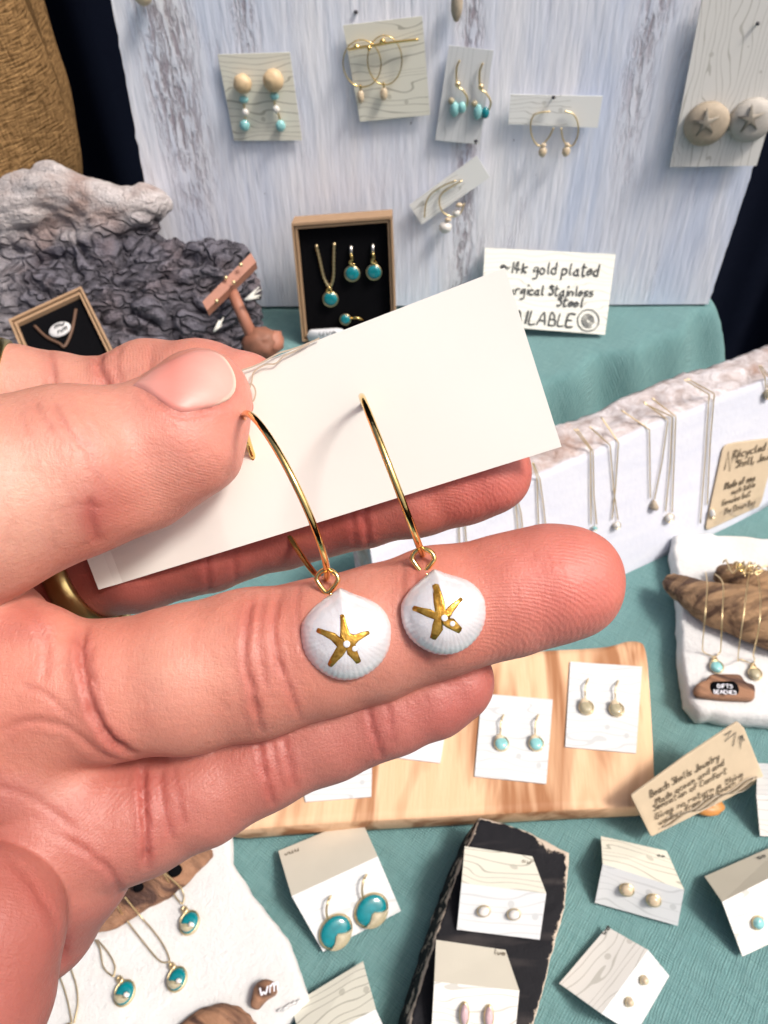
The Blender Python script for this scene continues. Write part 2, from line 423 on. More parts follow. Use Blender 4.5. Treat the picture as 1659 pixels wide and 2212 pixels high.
def mk_drift():
    t = NT('weathered_grey_driftwood'); p = pos(t)
    at = t.n('Attribute', attribute_name='tone').outputs['Fac']; cr = t.n('Attribute', attribute_name='groove').outputs['Fac']
    n1 = t.noise(t.map(p, (60, 60, 150)), 1, 6, .65, 1.2); n2 = t.noise(p, 35, 4)
    dark = t.mix(n1, (.045, .044, .060), (.25, .24, .29)); light = t.mix(n1, (.30, .24, .22), (.80, .77, .77))
    c = t.mix(at, dark, light); c = t.mix(t.math('MULTIPLY', t.ramp(n2, [(.5, 0.), (.7, 1.)]), t.math('ADD', .2, t.math('MULTIPLY', at, .4))), c, (.30, .155, .105))
    c = t.mix(t.math('MULTIPLY', cr, .55), c, (.05, .045, .055))
    wv = t.n('VectorMath', operation='ADD', i_0=t.map(p, (42, 85, 120), rot=(0, rad(20), rad(35)))); nz = t.n('TexNoise', i_Scale=22.0, i_Detail=3.0); t.set(nz.inputs['Vector'], p)
    sc_ = t.n('VectorMath', operation='SCALE', i_0=nz.outputs['Color']); sc_.inputs['Scale'].default_value = 5.0; t.set(wv.inputs[1], sc_.outputs[0])
    vo = t.n('TexVoronoi', feature='DISTANCE_TO_EDGE', i_Scale=1.0); t.set(vo.inputs['Vector'], wv.outputs[0]); ck = t.ramp(vo.outputs['Distance'], [(.0, 1.), (.16, 0.)])
    ca = t.math('MULTIPLY', ck, t.math('SUBTRACT', 1.0, t.math('MULTIPLY', at, .88)))
    c = t.mix(t.math('MULTIPLY', ca, .55), c, (.035, .032, .04))
    hh = t.math('SUBTRACT', t.math('ADD', t.noise(t.map(p, (200, 200, 520)), 1, 5, .65, .8), t.noise(p, 700, 3)), t.math('MULTIPLY', ca, 2.2))
    return t.fin(c, .8, 0, t.bump(hh, .0018), Specular_IOR_Level=.25)
MAT['drift'] = mk_drift()

def mk_wood(name, lo, hi, dark, rot, scale=1.0, knots=True, bd=.0004, contrast=(.45, .72)):
    t = NT(name); p = t.map(pos(t), rot=(0, 0, rot))
    a = t.noise(t.map(p, (14 * scale, 110 * scale, 110 * scale)), 1, 5, .6, .6)
    b = t.noise(t.map(p, (6 * scale, 34 * scale, 34 * scale)), 1, 3, .5, 1.0)
    c = t.mix(a, lo, hi); c = t.mix(t.ramp(b, [(contrast[0], 0.), (contrast[1], 1.)]), c, dark)
    if knots:
        f = t.noise(t.map(p, (40 * scale, 60 * scale, 60 * scale)), 1, 2); c = t.mix(t.ramp(f, [(.66, 0.), (.74, .8)]), c, tuple(x * .5 for x in dark))
    return t.fin(c, .6, 0, t.bump(t.noise(t.map(p, (60 * scale, 600 * scale, 600 * scale)), 1, 3), bd), Specular_IOR_Level=.35)
MAT['cutting'] = mk_wood('blond_oiled_board', (.70, .40, .22), (.86, .60, .39), (.36, .16, .07), rad(96), 1.3, False, .0002, (.44, .60))
MAT['driftbrown'] = mk_wood('tan_driftwood', (.26, .14, .065), (.56, .36, .20), (.09, .045, .025), rad(-18), 3.6, True, .0012, (.42, .62))
MAT['driftred'] = mk_wood('reddish_driftwood', (.26, .12, .065), (.48, .27, .16), (.08, .04, .03), rad(30), 3.4, True, .0010, (.44, .64))

def mk_felt():
    t = NT('white_fluffy_felt'); p = pos(t)
    n = t.noise(p, 420, 5, .7); b = t.noise(p, 40, 3)
    yel = t.ramp(t.noise(p, 16, 2), [(.60, 0.), (.78, .5)])
    c = t.mix(b, (.62, .625, .62), (.74, .74, .735)); c = t.mix(yel, c, (.66, .60, .45))
    return t.fin(c, .95, 0, t.bump(t.math('ADD', n, t.math('MULTIPLY', b, .8)), .0008), Specular_IOR_Level=.1, Sheen_Weight=.3)
MAT['felt'] = mk_felt()

def mk_slab():
    t = NT('white_painted_wood_with_bark'); p = pos(t)
    at = t.n('Attribute', attribute_name='bark').outputs['Fac']
    n = t.noise(p, 95, 6, .7, .6); n2 = t.noise(p, 28, 4, .6)
    bark = t.mix(t.ramp(n, [(.35, 0.), (.65, 1.)]), (.38, .31, .29), (.72, .69, .71)); bark = t.mix(t.ramp(n2, [(.56, 0.), (.70, .8)]), bark, (.36, .20, .13))
    st = t.noise(t.map(p, (40, 40, 200), rot=(0, rad(0), rad(0))), 1, 3)
    paint = t.mix(st, (.56, .59, .69), (.68, .70, .75))
    edge = t.math('MULTIPLY', t.math('ADD', t.math('SUBTRACT', at, .5), t.math('MULTIPLY', t.math('SUBTRACT', n, .5), .6)), 3.0); edge = t.math('ADD', edge, .5, clamp=True)
    h = t.math('ADD', t.math('MULTIPLY', n, edge), t.math('MULTIPLY', t.noise(p, 300, 3), .15))
    return t.fin(t.mix(edge, paint, bark), .7, 0, t.bump(h, .0016), Specular_IOR_Level=.3)
MAT['slab'] = mk_slab()

def mk_black():
    t = NT('cracked_black_paint'); p = pos(t)
    n = t.noise(p, 160, 6, .7); st = t.noise(t.map(p, (22, 130, 60), rot=(0, 0, rad(-14))), 1, 3)
    at = t.n('Attribute', attribute_name='worn').outputs['Fac']
    k = t.ramp(t.math('ADD', t.math('MULTIPLY', at, 1.0), t.math('MULTIPLY', t.math('SUBTRACT', n, .5), 1.5)), [(.55, 0.), (.62, 1.)])
    c = t.mix(t.ramp(st, [(.55, 0.), (.75, .5)]), (.010, .010, .013), (.10, .085, .08)); c = t.mix(k, c, (.55, .46, .37))
    return t.fin(c, .7, 0, t.bump(t.math('ADD', n, k), .0006), Specular_IOR_Level=.2)
MAT['black'] = mk_black()

def mk_burlap():
    t = NT('coarse_brown_burlap'); uv = t.coord('UV'); s = t.n('SeparateXYZ', i_0=uv); p = pos(t)
    wb = t.math('MULTIPLY', t.noise(p, 60, 3), 5.0)
    a = t.noise(t.map(uv, (700, 90, 1), rot=(0, 0, .25)), 1, 2); b = t.noise(t.map(uv, (70, 620, 1), rot=(0, 0, -.15)), 1, 2)
    w_ = t.math('MULTIPLY', t.math('ADD', a, b), 1.7)
    n = t.noise(p, 500, 4, .7); v = t.math('ADD', t.math('SUBTRACT', w_, 1.35), t.math('MULTIPLY', n, .35), clamp=True)
    return t.fin(t.mix(v, (.09, .045, .016), (.50, .30, .13)), .95, 0, t.bump(t.math('ADD', w_, n), .0012), Specular_IOR_Level=.1)
MAT['burlap'] = mk_burlap()
MAT['navy'] = simple('dark_navy_backdrop_cloth', (.004, .006, .014), .95, nscale=40, bd=.0002, Specular_IOR_Level=.05)
MAT['kraftpaper'] = simple('tan_kraft_paper', (.56, .45, .31), .8, var=.12, nscale=90, bd=.00006)
MAT['signpaper'] = paper('pale_paper_faint_wave_print', (.76, .77, .70), 'all', (.47, .47, .42), 1.0, .8, .7)

def mk_skin():
    t = NT('skin'); p = pos(t)
    colr = t.n('Attribute', attribute_name='tone').outputs['Color']
    ph = t.n('Attribute', attribute_name='ridge').outputs['Fac']; pm = t.n('Attribute', attribute_name='ridgemask').outputs['Fac']
    n1 = t.noise(p, 160, 4, .6); n2 = t.noise(p, 900, 4, .65); n3 = t.noise(p, 60, 3)
    c = t.mix(t.ramp(n3, [(.35, 0.), (.7, .5)]), colr, t.mix(1.0, colr, (.95, .66, .62), 'MULTIPLY'))
    c = t.mix(t.ramp(n1, [(.45, 0.), (.75, .25)]), c, t.mix(1.0, colr, (1.12, 1.1, 1.02), 'MULTIPLY'))
    c = t.mix(t.ramp(n2, [(.3, 0.), (.8, .40)]), c, t.mix(1.0, colr, (.86, .68, .64), 'MULTIPLY'))
    rp = t.math('ADD', ph, t.math('MULTIPLY', t.noise(p, 500, 2), .55))
    rs = t.math('SINE', t.math('MULTIPLY', rp, 6.2832))
    amp = t.math('MULTIPLY', pm, t.math('ADD', .45, t.noise(p, 220, 2)))
    rid = t.math('MULTIPLY', rs, amp)
    c = t.mix(t.math('MULTIPLY', t.math('SUBTRACT', 0.0, rid), .06, clamp=True), c, (.40, .14, .10))
    # fine criss-cross skin lines
    q = t.n('VectorTransform', vector_type='POINT', convert_from='WORLD', convert_to='CAMERA') if False else None
    l1 = t.noise(t.map(p, (2600, 420, 900), rot=(0, 0, rad(12))), 1, 3, .6)
    l2 = t.noise(t.map(p, (500, 2300, 1500), rot=(0, 0, rad(-20))), 1, 3, .6)
    b1 = t.bump(t.math('ADD', l1, l2), .00007, .8)
    b2 = t.bump(t.math('ADD', t.math('ADD', n2, n1), t.math('MULTIPLY', t.noise(p, 2600, 2), .5)), .00015, .8, b1)
    b3 = t.bump(rid, .000035, 1.0, b2)
    return t.fin(c, t.math('ADD', .36, t.math('MULTIPLY', n2, .22)), 0, b3, Subsurface_Weight=.25, Subsurface_Radius=(1.0, .25, .12), Subsurface_Scale=.0022, Specular_IOR_Level=.45)
MAT['skin'] = mk_skin()
def mk_nail():
    t = NT('fingernail'); c = t.n('Attribute', attribute_name='tone').outputs['Color']; p = pos(t)
    return t.fin(c, .45, 0, t.bump(t.noise(t.map(p, (300, 1600, 900)), 1, 2), .00003), Coat_Weight=.06, Coat_Roughness=.3, Subsurface_Weight=.25, Subsurface_Radius=(1., .4, .3), Subsurface_Scale=.001)
MAT['nail'] = mk_nail()
def mk_shell():
    t = NT('white_glazed_shell'); p = pos(t); rb = t.n('Attribute', attribute_name='rib').outputs['Fac']
    n = t.noise(p, 260, 4, .6); c = t.mix(n, (.60, .59, .61), (.76, .75, .77))
    c = t.mix(t.math('MULTIPLY', rb, .04), c, (.62, .56, .56))
    return t.fin(c, .22, 0, t.bump(t.noise(p, 420, 4, .6), .00022), Coat_Weight=1.0, Coat_Roughness=.02, Coat_IOR=1.9, Specular_IOR_Level=.7, Subsurface_Weight=.6, Subsurface_Radius=(1., .8, .7), Subsurface_Scale=.001)
MAT['shell'] = mk_shell()
def mk_leaf():
    t = NT('hammered_gold_leaf'); p = pos(t); n = t.noise(p, 800, 3, .6)
    return t.fin(t.mix(t.ramp(n, [(.35, 0.), (.65, 1.)]), (.42, .20, .025), (.76, .45, .09)), .30, .8, t.bump(n, .00014))
MAT['leaf'] = mk_leaf()
# ---------------------------------------------------------------- distance-field mesher (used for the hand and the driftwood)
class Field:
    def __init__(s, lo, hi, h):
        s.lo = np.array(lo, dtype=np.float32); s.h = h
        s.n = np.ceil((np.array(hi) - s.lo) / h).astype(int) + 1
        s.D = np.full(tuple(s.n), 50.0 * h, dtype=np.float32)
    def box(s, lo, hi):
        a = np.clip(np.floor((np.array(lo) - s.lo) / s.h).astype(int), 0, s.n - 1); b = np.clip(np.ceil((np.array(hi) - s.lo) / s.h).astype(int) + 1, 1, s.n)
        return a, b
    def chain(s, pts, rs, kin, kout, flat=None):
        pts = np.array(pts, dtype=np.float32); rs = np.array(rs, dtype=np.float32)
        mr = rs.max() + kout + kin + 3 * s.h
        a, b = s.box(pts.min(0) - mr, pts.max(0) + mr)
        if (b <= a).any(): return
        X = s.lo[0] + np.arange(a[0], b[0], dtype=np.float32) * s.h; Y = s.lo[1] + np.arange(a[1], b[1], dtype=np.float32) * s.h; Z = s.lo[2] + np.arange(a[2], b[2], dtype=np.float32) * s.h
        X, Y, Z = X[:, None, None], Y[None, :, None], Z[None, None, :]
        out = None
        for i in range(max(1, len(pts) - 1)):
            p = pts[i]; q = pts[min(i + 1, len(pts) - 1)]; d = q - p; L = float((d * d).sum()) + 1e-9
            t = np.clip(((X - p[0]) * d[0] + (Y - p[1]) * d[1] + (Z - p[2]) * d[2]) / L, 0, 1)
            r = rs[i] + (rs[min(i + 1, len(rs) - 1)] - rs[i]) * t
            e = np.sqrt((X - p[0] - t * d[0]) ** 2 + (Y - p[1] - t * d[1]) ** 2 + (Z - p[2] - t * d[2]) ** 2) - r
            out = e if out is None else smin(out, e, kin)
        sl = tuple(slice(i, j) for i, j in zip(a, b))
        s.D[sl] = smin(s.D[sl], out, kout)
    def mesh(s):
        D = s.D; S = D < 0; nx, ny, nz = D.shape
        cnt = np.zeros((nx - 1, ny - 1, nz - 1), dtype=np.int8)
        for i in (0, 1):
            for j in (0, 1):
                for k in (0, 1): cnt += S[i:nx - 1 + i, j:ny - 1 + j, k:nz - 1 + k]
        mixed = (cnt > 0) & (cnt < 8); idx = np.full(mixed.shape, -1, dtype=np.int64); cells = np.argwhere(mixed); idx[mixed] = np.arange(len(cells))
        acc = np.zeros((len(cells), 3)); num = np.zeros(len(cells))
        cor = [(i, j, k) for i in (0, 1) for j in (0, 1) for k in (0, 1)]
        for c0 in cor:
            for ax in range(3):
                if c0[ax]: continue
                c1 = list(c0); c1[ax] = 1
                v0 = D[cells[:, 0] + c0[0], cells[:, 1] + c0[1], cells[:, 2] + c0[2]]; v1 = D[cells[:, 0] + c1[0], cells[:, 1] + c1[1], cells[:, 2] + c1[2]]
                cr = (v0 < 0) != (v1 < 0); t = np.where(cr, v0 / np.where(cr, v0 - v1, 1), 0)
                e = np.zeros((len(cells), 3)); e[:] = c0; e[:, ax] += t
                acc += e * cr[:, None]; num += cr
        V = s.lo + s.h * (cells + acc / num[:, None]); Fs = []
        for ax in range(3):
            u, v = [(1, 2), (2, 0), (0, 1)][ax]
            sa = [slice(None)] * 3; sb = [slice(None)] * 3; sa[ax] = slice(0, -1); sb[ax] = slice(1, None)
            ch = S[tuple(sa)] != S[tuple(sb)]; e = np.argwhere(ch)
            e = e[(e[:, u] > 0) & (e[:, v] > 0) & (e[:, u] < D.shape[u] - 1) & (e[:, v] < D.shape[v] - 1)]
            ins = S[e[:, 0], e[:, 1], e[:, 2]]
            def cell(du, dv):
                q = e.copy(); q[:, u] -= du; q[:, v] -= dv; return idx[q[:, 0], q[:, 1], q[:, 2]]
            f = np.stack([cell(1, 1), cell(0, 1), cell(0, 0), cell(1, 0)], 1)
            f[~ins] = f[~ins][:, ::-1]; Fs.append(f)
        Fa = np.vstack(Fs); return V, Fa[(Fa >= 0).all(1)]
def smin(a, b, k):
    if k <= 0: return np.minimum(a, b)
    h = np.maximum(k - np.abs(a - b), 0) / k
    return np.minimum(a, b) - h * h * (k * .25)
def relax(V, Fa, it, lam=.5):
    n = len(V)
    E = np.vstack([Fa[:, [0, 1]], Fa[:, [1, 2]], Fa[:, [2, 3]], Fa[:, [3, 0]]])
    deg = np.bincount(E.ravel(), minlength=n).astype(float)
    for _ in range(it):
        A = np.zeros_like(V)
        for c in range(3): A[:, c] = np.bincount(E[:, 0], V[E[:, 1], c], n) + np.bincount(E[:, 1], V[E[:, 0], c], n)
        V = V + lam * (A / deg[:, None] - V)
    return V
def normals(V, Fa):
    N = np.zeros_like(V); fn = np.cross(V[Fa[:, 2]] - V[Fa[:, 0]], V[Fa[:, 3]] - V[Fa[:, 1]])
    for k in range(4):
        for c in range(3): N[:, c] += np.bincount(Fa[:, k], fn[:, c], len(V))
    return N / (np.linalg.norm(N, axis=1)[:, None] + 1e-12)
def seg2(px, py, poly):            # distance in photo units from a polyline, and the parameter
    best = np.full(len(px), 1e9); par = np.zeros(len(px)); n = len(poly) - 1
    for i in range(n):
        a = np.array(poly[i], float); d = np.array(poly[i + 1], float) - a
        t = np.clip(((px - a[0]) * d[0] + (py - a[1]) * d[1]) / (d @ d), 0, 1)
        e = np.hypot(px - a[0] - t * d[0], py - a[1] - t * d[1]); m = e < best
        best[m] = e[m]; par[m] = (i + t[m]) / n
    return best, par

# ---------------------------------------------------------------- held card plane
HELD = [(222, 1272, .130), (1213, 965, .112), (1090, 577, .1135)]
hp = plane3(*[P(*q) for q in HELD])
def cdep(px, py): return (hp.at(px, py) - CAM).dot(fwd) * 1000     # depth in mm

# ---------------------------------------------------------------- the hand (camera-frame millimetres)
def cm(px, py, d): return ((px - CX) / F * d, -(py - CY) / F * d, -d)
def build_hand():
    fld = Field((-118, -92, -158), (46, 34, -84), .5)
    def ch(lst, kin, kout):
        fld.chain([cm(x, y, d) for x, y, d, r in lst], [r * d / F for x, y, d, r in lst], kin, kout)
    behind = lambda x, y, r, e=0.0: ((cdep(x, y) + e) / (1 - r / F))
    front = lambda x, y, r, e=0.0: ((cdep(x, y) - e) / (1 + r / F))
    idx = [(-330, 900, 128, 140), (-120, 872, 133, 122), (30, 868, 135, 118), (130, 872, 136, 108), (215, 885, 136, 108), (330, 862, max(136, behind(330, 862, 124, .3)), 122), (430, 852, behind(430, 852, 114, .3), 115), (520, 862, behind(520, 862, 96, .3), 96), (560, 890, behind(560, 890, 70, .5), 66)]
    mid = [(-250, 1300, 130, 160), (-60, 1268, 140, 130), (120, 1248, 142, 108), (300, 1218, behind(300, 1218, 100, 1.2), 99), (450, 1176, behind(450, 1176, 98, 2.0), 97), (600, 1134, behind(600, 1134, 96, 4.0), 95), (780, 1090, 130, 94), (900, 1060, 127, 95), (1000, 1034, 125, 97), (1048, 1020, 124, 98)]
    rng_ = [(60, 1500, 112, 165), (250, 1490, 113, 148), (400, 1466, 114, 157), (550, 1430, 115.5, 160), (690, 1396, 116, 146), (800, 1368, 116, 141), (950, 1322, 116, 137), (1100, 1284, 116, 130), (1180, 1266, 116, 127), (1226, 1259, 116, 122)]
    pky = [(120, 1800, 115, 160), (300, 1752, 118, 132), (430, 1703, 119.5, 119), (560, 1640, 121, 108), (700, 1585, 121.5, 100), (850, 1531, 121.5, 96), (930, 1500, 121.5, 93), (985, 1473, 121.5, 86)]
    thb = [(-420, 1240, 102, 260), (-120, 1108, 106, 218), (0, 1062, 109, 200), (150, 1022, 112, 181), (290, 990, front(290, 990, 153, .4), 152), (385, 940, front(385, 940, 140, -.15), 139), (425, 880, front(425, 880, 110, -.1), 108), (440, 855, front(440, 855, 94, .2), 94)]
    # palm
    ch([(-60, 1400, 113, 175), (20, 1500, 113, 165), (40, 1640, 114, 160)], 3, 3.0)
    ch([(90, 1400, 110, 92), (110, 1480, 109, 95), (120, 1560, 110, 90)], 3, 3.5)
    ch([(-240, 1420, 124, 240), (-190, 1700, 124, 250), (-190, 1950, 122, 230)], 3, 5)
    ch([(165, 1745, 115, 132), (110, 1850, 116.5, 165), (60, 1955, 118.5, 163)], 3, 3.0)
    ch([(-330, 1270, 120, 230), (-420, 1700, 114, 300), (-600, 2050, 112, 290)], 3, 6)
    ch([(-560, 1500, 112, 300), (-900, 1800, 108, 330)], 3, 6)
    ch([(-52, 2018, 101, 186), (-110, 2140, 100, 210), (-220, 2300, 99, 260)], 3, .8)
    ch(rng_, 1.5, 1.6); ch(pky, 1.5, .6); ch(idx, 2.0, .4); ch(mid, 1.5, .4); ch(thb, 2.5, .35)
    fld.D[0, :, :] = np.maximum(fld.D[0, :, :], .01)
    V, Fa = fld.mesh(); V = relax(V, Fa, 4, .45); N = normals(V, Fa)
    px = CX - V[:, 0] / V[:, 2] * F; py = CY + V[:, 1] / V[:, 2] * F; dep = -V[:, 2]
    facing = np.clip(N[:, 2] * 1.6, 0, 1)
    def chmask(lst):                    # which chain a vertex belongs to: normalised 3-D distance
        best = np.full(len(V), 1e9); par = np.zeros(len(V)); k = len(lst) - 1
        for i in range(k):
            a = np.array(cm(*lst[i][:3])); b = np.array(cm(*lst[i + 1][:3])); d = b - a
            t = np.clip(((V - a) @ d) / (d @ d), 0, 1); r = (lst[i][3] * lst[i][2] * (1 - t) + lst[i + 1][3] * lst[i + 1][2] * t) / F
            e = np.linalg.norm(V - a - t[:, None] * d, axis=1) - r; m = e < best; best[m] = e[m]; par[m] = (i + t[m]) / k
        return best, par
    dd = [chmask(c) for c in (idx, mid, rng_, pky, thb)]
    own = np.argmin(np.stack([d[0] for d in dd]), 0); near = np.stack([d[0] for d in dd]).min(0)
    onf = near < 1.2; palm = ~onf
    # creases: (finger or -1 palm/any, polyline, depth mm, width px, redness)
    CR = [(2, [(548, 1265), (533, 1350), (529, 1430), (545, 1500), (566, 1590)], .75, 9, .9), (2, [(612, 1255), (592, 1340), (598, 1420), (622, 1480), (650, 1560)], .55, 9, .8),
          (2, [(572, 1262), (560, 1350), (566, 1440), (590, 1520)], .3, 7, .5), (2, [(655, 1250), (640, 1300), (650, 1390), (668, 1430)], .32, 8, .6),
          (2, [(905, 1190), (898, 1260), (908, 1380), (930, 1450)], .38, 9, .5), (2, [(872, 1200), (868, 1300), (880, 1420)], .25, 8, .3),
          (-1, [(186, 1345), (176, 1400), (184, 1470), (204, 1545), (245, 1600), (300, 1632)], 1.2, 13, 1.0), (-1, [(200, 1390), (196, 1440), (214, 1500)], .45, 8, .5),
          (-1, [(305, 1640), (309, 1720), (314, 1800), (316, 1880)], 1.1, 11, .9), (3, [(345, 1660), (352, 1740), (372, 1820)], .5, 9, .6), (3, [(372, 1650), (388, 1730), (400, 1790)], .3, 8, .5),
          (3, [(556, 1590), (568, 1660), (592, 1745)], .6, 9, .8), (3, [(606, 1560), (622, 1640), (640, 1710)], .45, 9, .7), (3, [(585, 1590), (596, 1650), (612, 1710)], .25, 7, .4),
          (3, [(792, 1500), (802, 1560), (826, 1640)], .5, 9, .8), (3, [(830, 1490), (842, 1560), (850, 1610)], .3, 8, .5),
          (1, [(786, 1040), (789, 1120), (800, 1200)], .6, 9, .8), (1, [(758, 1050), (762, 1130), (768, 1200)], .3, 8, .4), (1, [(440, 1180), (448, 1240), (452, 1300)], .5, 10, .6), (1, [(502, 1170), (506, 1230), (512, 1280)], .4, 9, .5),
          (0, [(104, 745), (112, 790), (122, 850)], .6, 9, .6), (0, [(212, 760), (216, 800), (238, 850)], 1.0, 12, .8), (0, [(258, 740), (252, 790), (262, 840)], .3, 8, .4), (0, [(330, 735), (322, 790), (318, 840)], .2, 7, .2),
          (-1, [(-10, 1590), (60, 1560), (140, 1570), (210, 1620), (290, 1650)], .35, 12, .35), (-1, [(40, 1480), (100, 1500), (160, 1560)], .3, 9, .3),
          (-1, [(-20, 1815), (40, 1868), (92, 1940), (128, 2020), (137, 2095)], 1.1, 16, 1.2), (-1, [(120, 1800), (200, 1850), (250, 1900), (252, 1960)], .45, 11, .5), (-1, [(-10, 1700), (80, 1730), (170, 1800)], .3, 12, .3), (-1, [(20, 1280), (70, 1330), (100, 1400), (90, 1480)], .25, 12, .3),
          (4, [(286, 838), (306, 848), (335, 868), (370, 893), (400, 899), (432, 894), (470, 884), (502, 866), (517, 838), (513, 803), (490, 766)], .5, 9, .45),
          (4, [(70, 862), (92, 905), (124, 950)], .35, 8, .35), (4, [(112, 868), (140, 920), (190, 975)], .4, 8, .4), (4, [(150, 862), (185, 915), (225, 960)], .22, 7, .2), (4, [(40, 880), (55, 930), (80, 980)], .22, 7, .2),
          (4, [(188, 940), (200, 1010), (235, 1060)], .22, 8, .3), (4, [(196, 1070), (196, 1120), (210, 1175)], .5, 14, .9), (4, [(120, 1110), (170, 1090), (230, 1100)], .2, 10, .3)]
    disp = np.zeros(len(V)); red = np.zeros(len(V)); wob = np.array([mn.noise(Vector(v) * .5) for v in V])
    rr_ = random.Random(3)
    for fi_, lst_ in ((2, rng_), (3, pky), (1, mid), (4, thb)):
        for q_ in range(16):
            k_ = rr_.uniform(1, len(lst_) - (4.5 if fi_ == 4 else 2)); a_ = lst_[int(k_)]; b_ = lst_[int(k_) + 1]; f_ = k_ % 1
            x_ = a_[0] + (b_[0] - a_[0]) * f_; y_ = a_[1] + (b_[1] - a_[1]) * f_; r_ = a_[3]; s_ = rr_.uniform(-.8, .3); l_ = rr_.uniform(.15, .55)
            CR.append((fi_, [(x_ + rr_.uniform(-12, 12) + i_ * rr_.uniform(-3, 5), y_ + r_ * (s_ + l_ * i_ / 3)) for i_ in range(4)], rr_.uniform(.06, .16), rr_.uniform(4, 7), .15))
    for fi, pl_, dp, wd, rd in CR:
        pts = [(p.x, p.y) for p in smoothline([Vector((a, b, 0)) for a, b in pl_], 5)]
        e, t = seg2(px, py, pts); ends = np.clip(np.minimum(t, 1 - t) * 6, 0, 1)
        sel = ((own == fi) & onf) if fi >= 0 else (dep < 126)
        dp = dp * (1.0 if fi < 0 else .8); wd = wd * .62; e = np.abs(e + wob * 5); g = np.exp(-(e / wd) ** 2) * ends * sel * facing
        disp -= dp * .8 * g; disp += dp * .15 * np.exp(-((e - wd * 2.2) / (wd * 1.4)) ** 2) * ends * sel * facing
        red = np.maximum(red, rd * .8 * np.exp(-(e / (wd * 2.6)) ** 2) * ends * sel * facing)
    # low bumps so that no surface is a pure tube
    low = np.array([mn.noise(Vector(v) * .09) for v in V]) * .55 + np.array([mn.noise(Vector(v) * .25) for v in V]) * .14
    V = V + N * (disp + low * np.clip(near + 1, 0, 1)[..., None].ravel() if False else disp + low * .8)[:, None]
    # colour
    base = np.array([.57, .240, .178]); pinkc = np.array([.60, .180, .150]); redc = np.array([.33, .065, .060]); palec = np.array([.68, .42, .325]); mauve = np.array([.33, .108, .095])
    C = np.tile(base, (len(V), 1))
    def blend(c, m):
        nonlocal C
        m = np.clip(m, 0, 1)[:, None]; C = C * (1 - m) + c * m
    for i, tip in enumerate([(520, 860), (1050, 1020), (1230, 1270), (985, 1480), (440, 900)]):
        e = np.hypot(px - tip[0], py - tip[1]); blend(pinkc, (own == i) * onf * np.exp(-(e / 210) ** 2) * .85)
    blend(redc, .7 * (own == 1) * onf * np.clip((1000 - px) / 250, .25, 1))  # middle finger's shadow behind the card, painted into its skin colour
    blend(mauve, .55 * (own == 3) * onf + .75 * palm * np.clip((py - 1350) / 200, 0, 1))  # shade on pinky and lower palm put into the skin colour
    blend(palec, .35 * (own == 4) * onf + .3 * (own == 0) * onf)
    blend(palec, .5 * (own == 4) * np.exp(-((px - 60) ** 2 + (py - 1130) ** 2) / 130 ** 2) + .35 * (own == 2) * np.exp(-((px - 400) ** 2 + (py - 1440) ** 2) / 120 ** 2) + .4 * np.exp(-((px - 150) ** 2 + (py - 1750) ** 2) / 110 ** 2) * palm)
    blend(redc, .55 * np.exp(-((px - 225) ** 2 + (py - 1090) ** 2) / 70 ** 2) * (own == 4) + .5 * np.exp(-((px - 20) ** 2 + (py - 1420) ** 2) / 120 ** 2) * palm)
    blend(redc, red * .75)
    E_ = np.vstack([Fa[:, [0, 1]], Fa[:, [1, 2]], Fa[:, [2, 3]], Fa[:, [3, 0]]]); dg = np.bincount(E_.ravel(), minlength=len(V)).astype(float)
    for _ in range(14):
        A = np.stack([np.bincount(E_[:, 0], C[E_[:, 1], c], len(V)) + np.bincount(E_[:, 1], C[E_[:, 0], c], len(V)) for c in range(3)], 1); C = .3 * C + .7 * A / dg[:, None]
    blend(redc, red * .45)
    # friction ridges: phase field, loops on the ring and middle fingertips, cross lines elsewhere
    mm = dep / F
    def loop(cx, cy, ang, a, per):
        x = (px - cx) * mm; y = (py - cy) * mm; c, s = math.cos(ang), math.sin(ang); u = x * c + y * s; v = -x * s + y * c
        return np.sqrt((u * a) ** 2 + v ** 2 + .3) / per
    ph = loop(1020, 1420, rad(-14), .5, .44); pm = (own == 2) * np.clip((px - 960) / 90, 0, 1) * onf * .36
    m1 = (own == 1) & onf; ph = np.where(m1, loop(930, 1120, rad(-10), .5, .42), ph); pm = np.where(m1, np.clip((px - 880) / 90, 0, 1) * .3, pm)
    m0 = (own == 0) & onf; ph = np.where(m0, px * mm / .5 + py * mm * .3, ph); pm = np.where(m0, np.clip((px - 120) / 60, 0, 1) * .25, pm)
    m4 = (own == 4) & onf; ph = np.where(m4, loop(560, 700, rad(-30), 1.0, .46), ph); pm = np.where(m4, np.clip((py - 930) / 90, 0, 1) * np.clip((px - 180) / 80, 0, 1) * .28, pm)
    m3 = ((own == 3) & onf); ph = np.where(m3, (py * mm + px * mm * .38) / .5, ph); pm = np.where(m3, .2, pm)
    mp = palm; ph = np.where(mp, np.hypot(px * mm, (py - 2300) * mm) / .55, ph); pm = np.where(mp, .2, pm)
    cls = np.where(onf, own, 9); bd = (np.bincount(E_[:, 0], cls[E_[:, 0]] != cls[E_[:, 1]], len(V)) + np.bincount(E_[:, 1], cls[E_[:, 0]] != cls[E_[:, 1]], len(V)) > 0).astype(float)
    for _ in range(3): bd = np.maximum(bd, ((np.bincount(E_[:, 0], bd[E_[:, 1]], len(V)) + np.bincount(E_[:, 1], bd[E_[:, 0]], len(V))) > 0).astype(float))
    for _ in range(3): bd = np.maximum(bd, (np.bincount(E_[:, 0], bd[E_[:, 1]], len(V)) + np.bincount(E_[:, 1], bd[E_[:, 0]], len(V))) / dg)
    pm = pm * (1 - np.clip(bd, 0, 1))
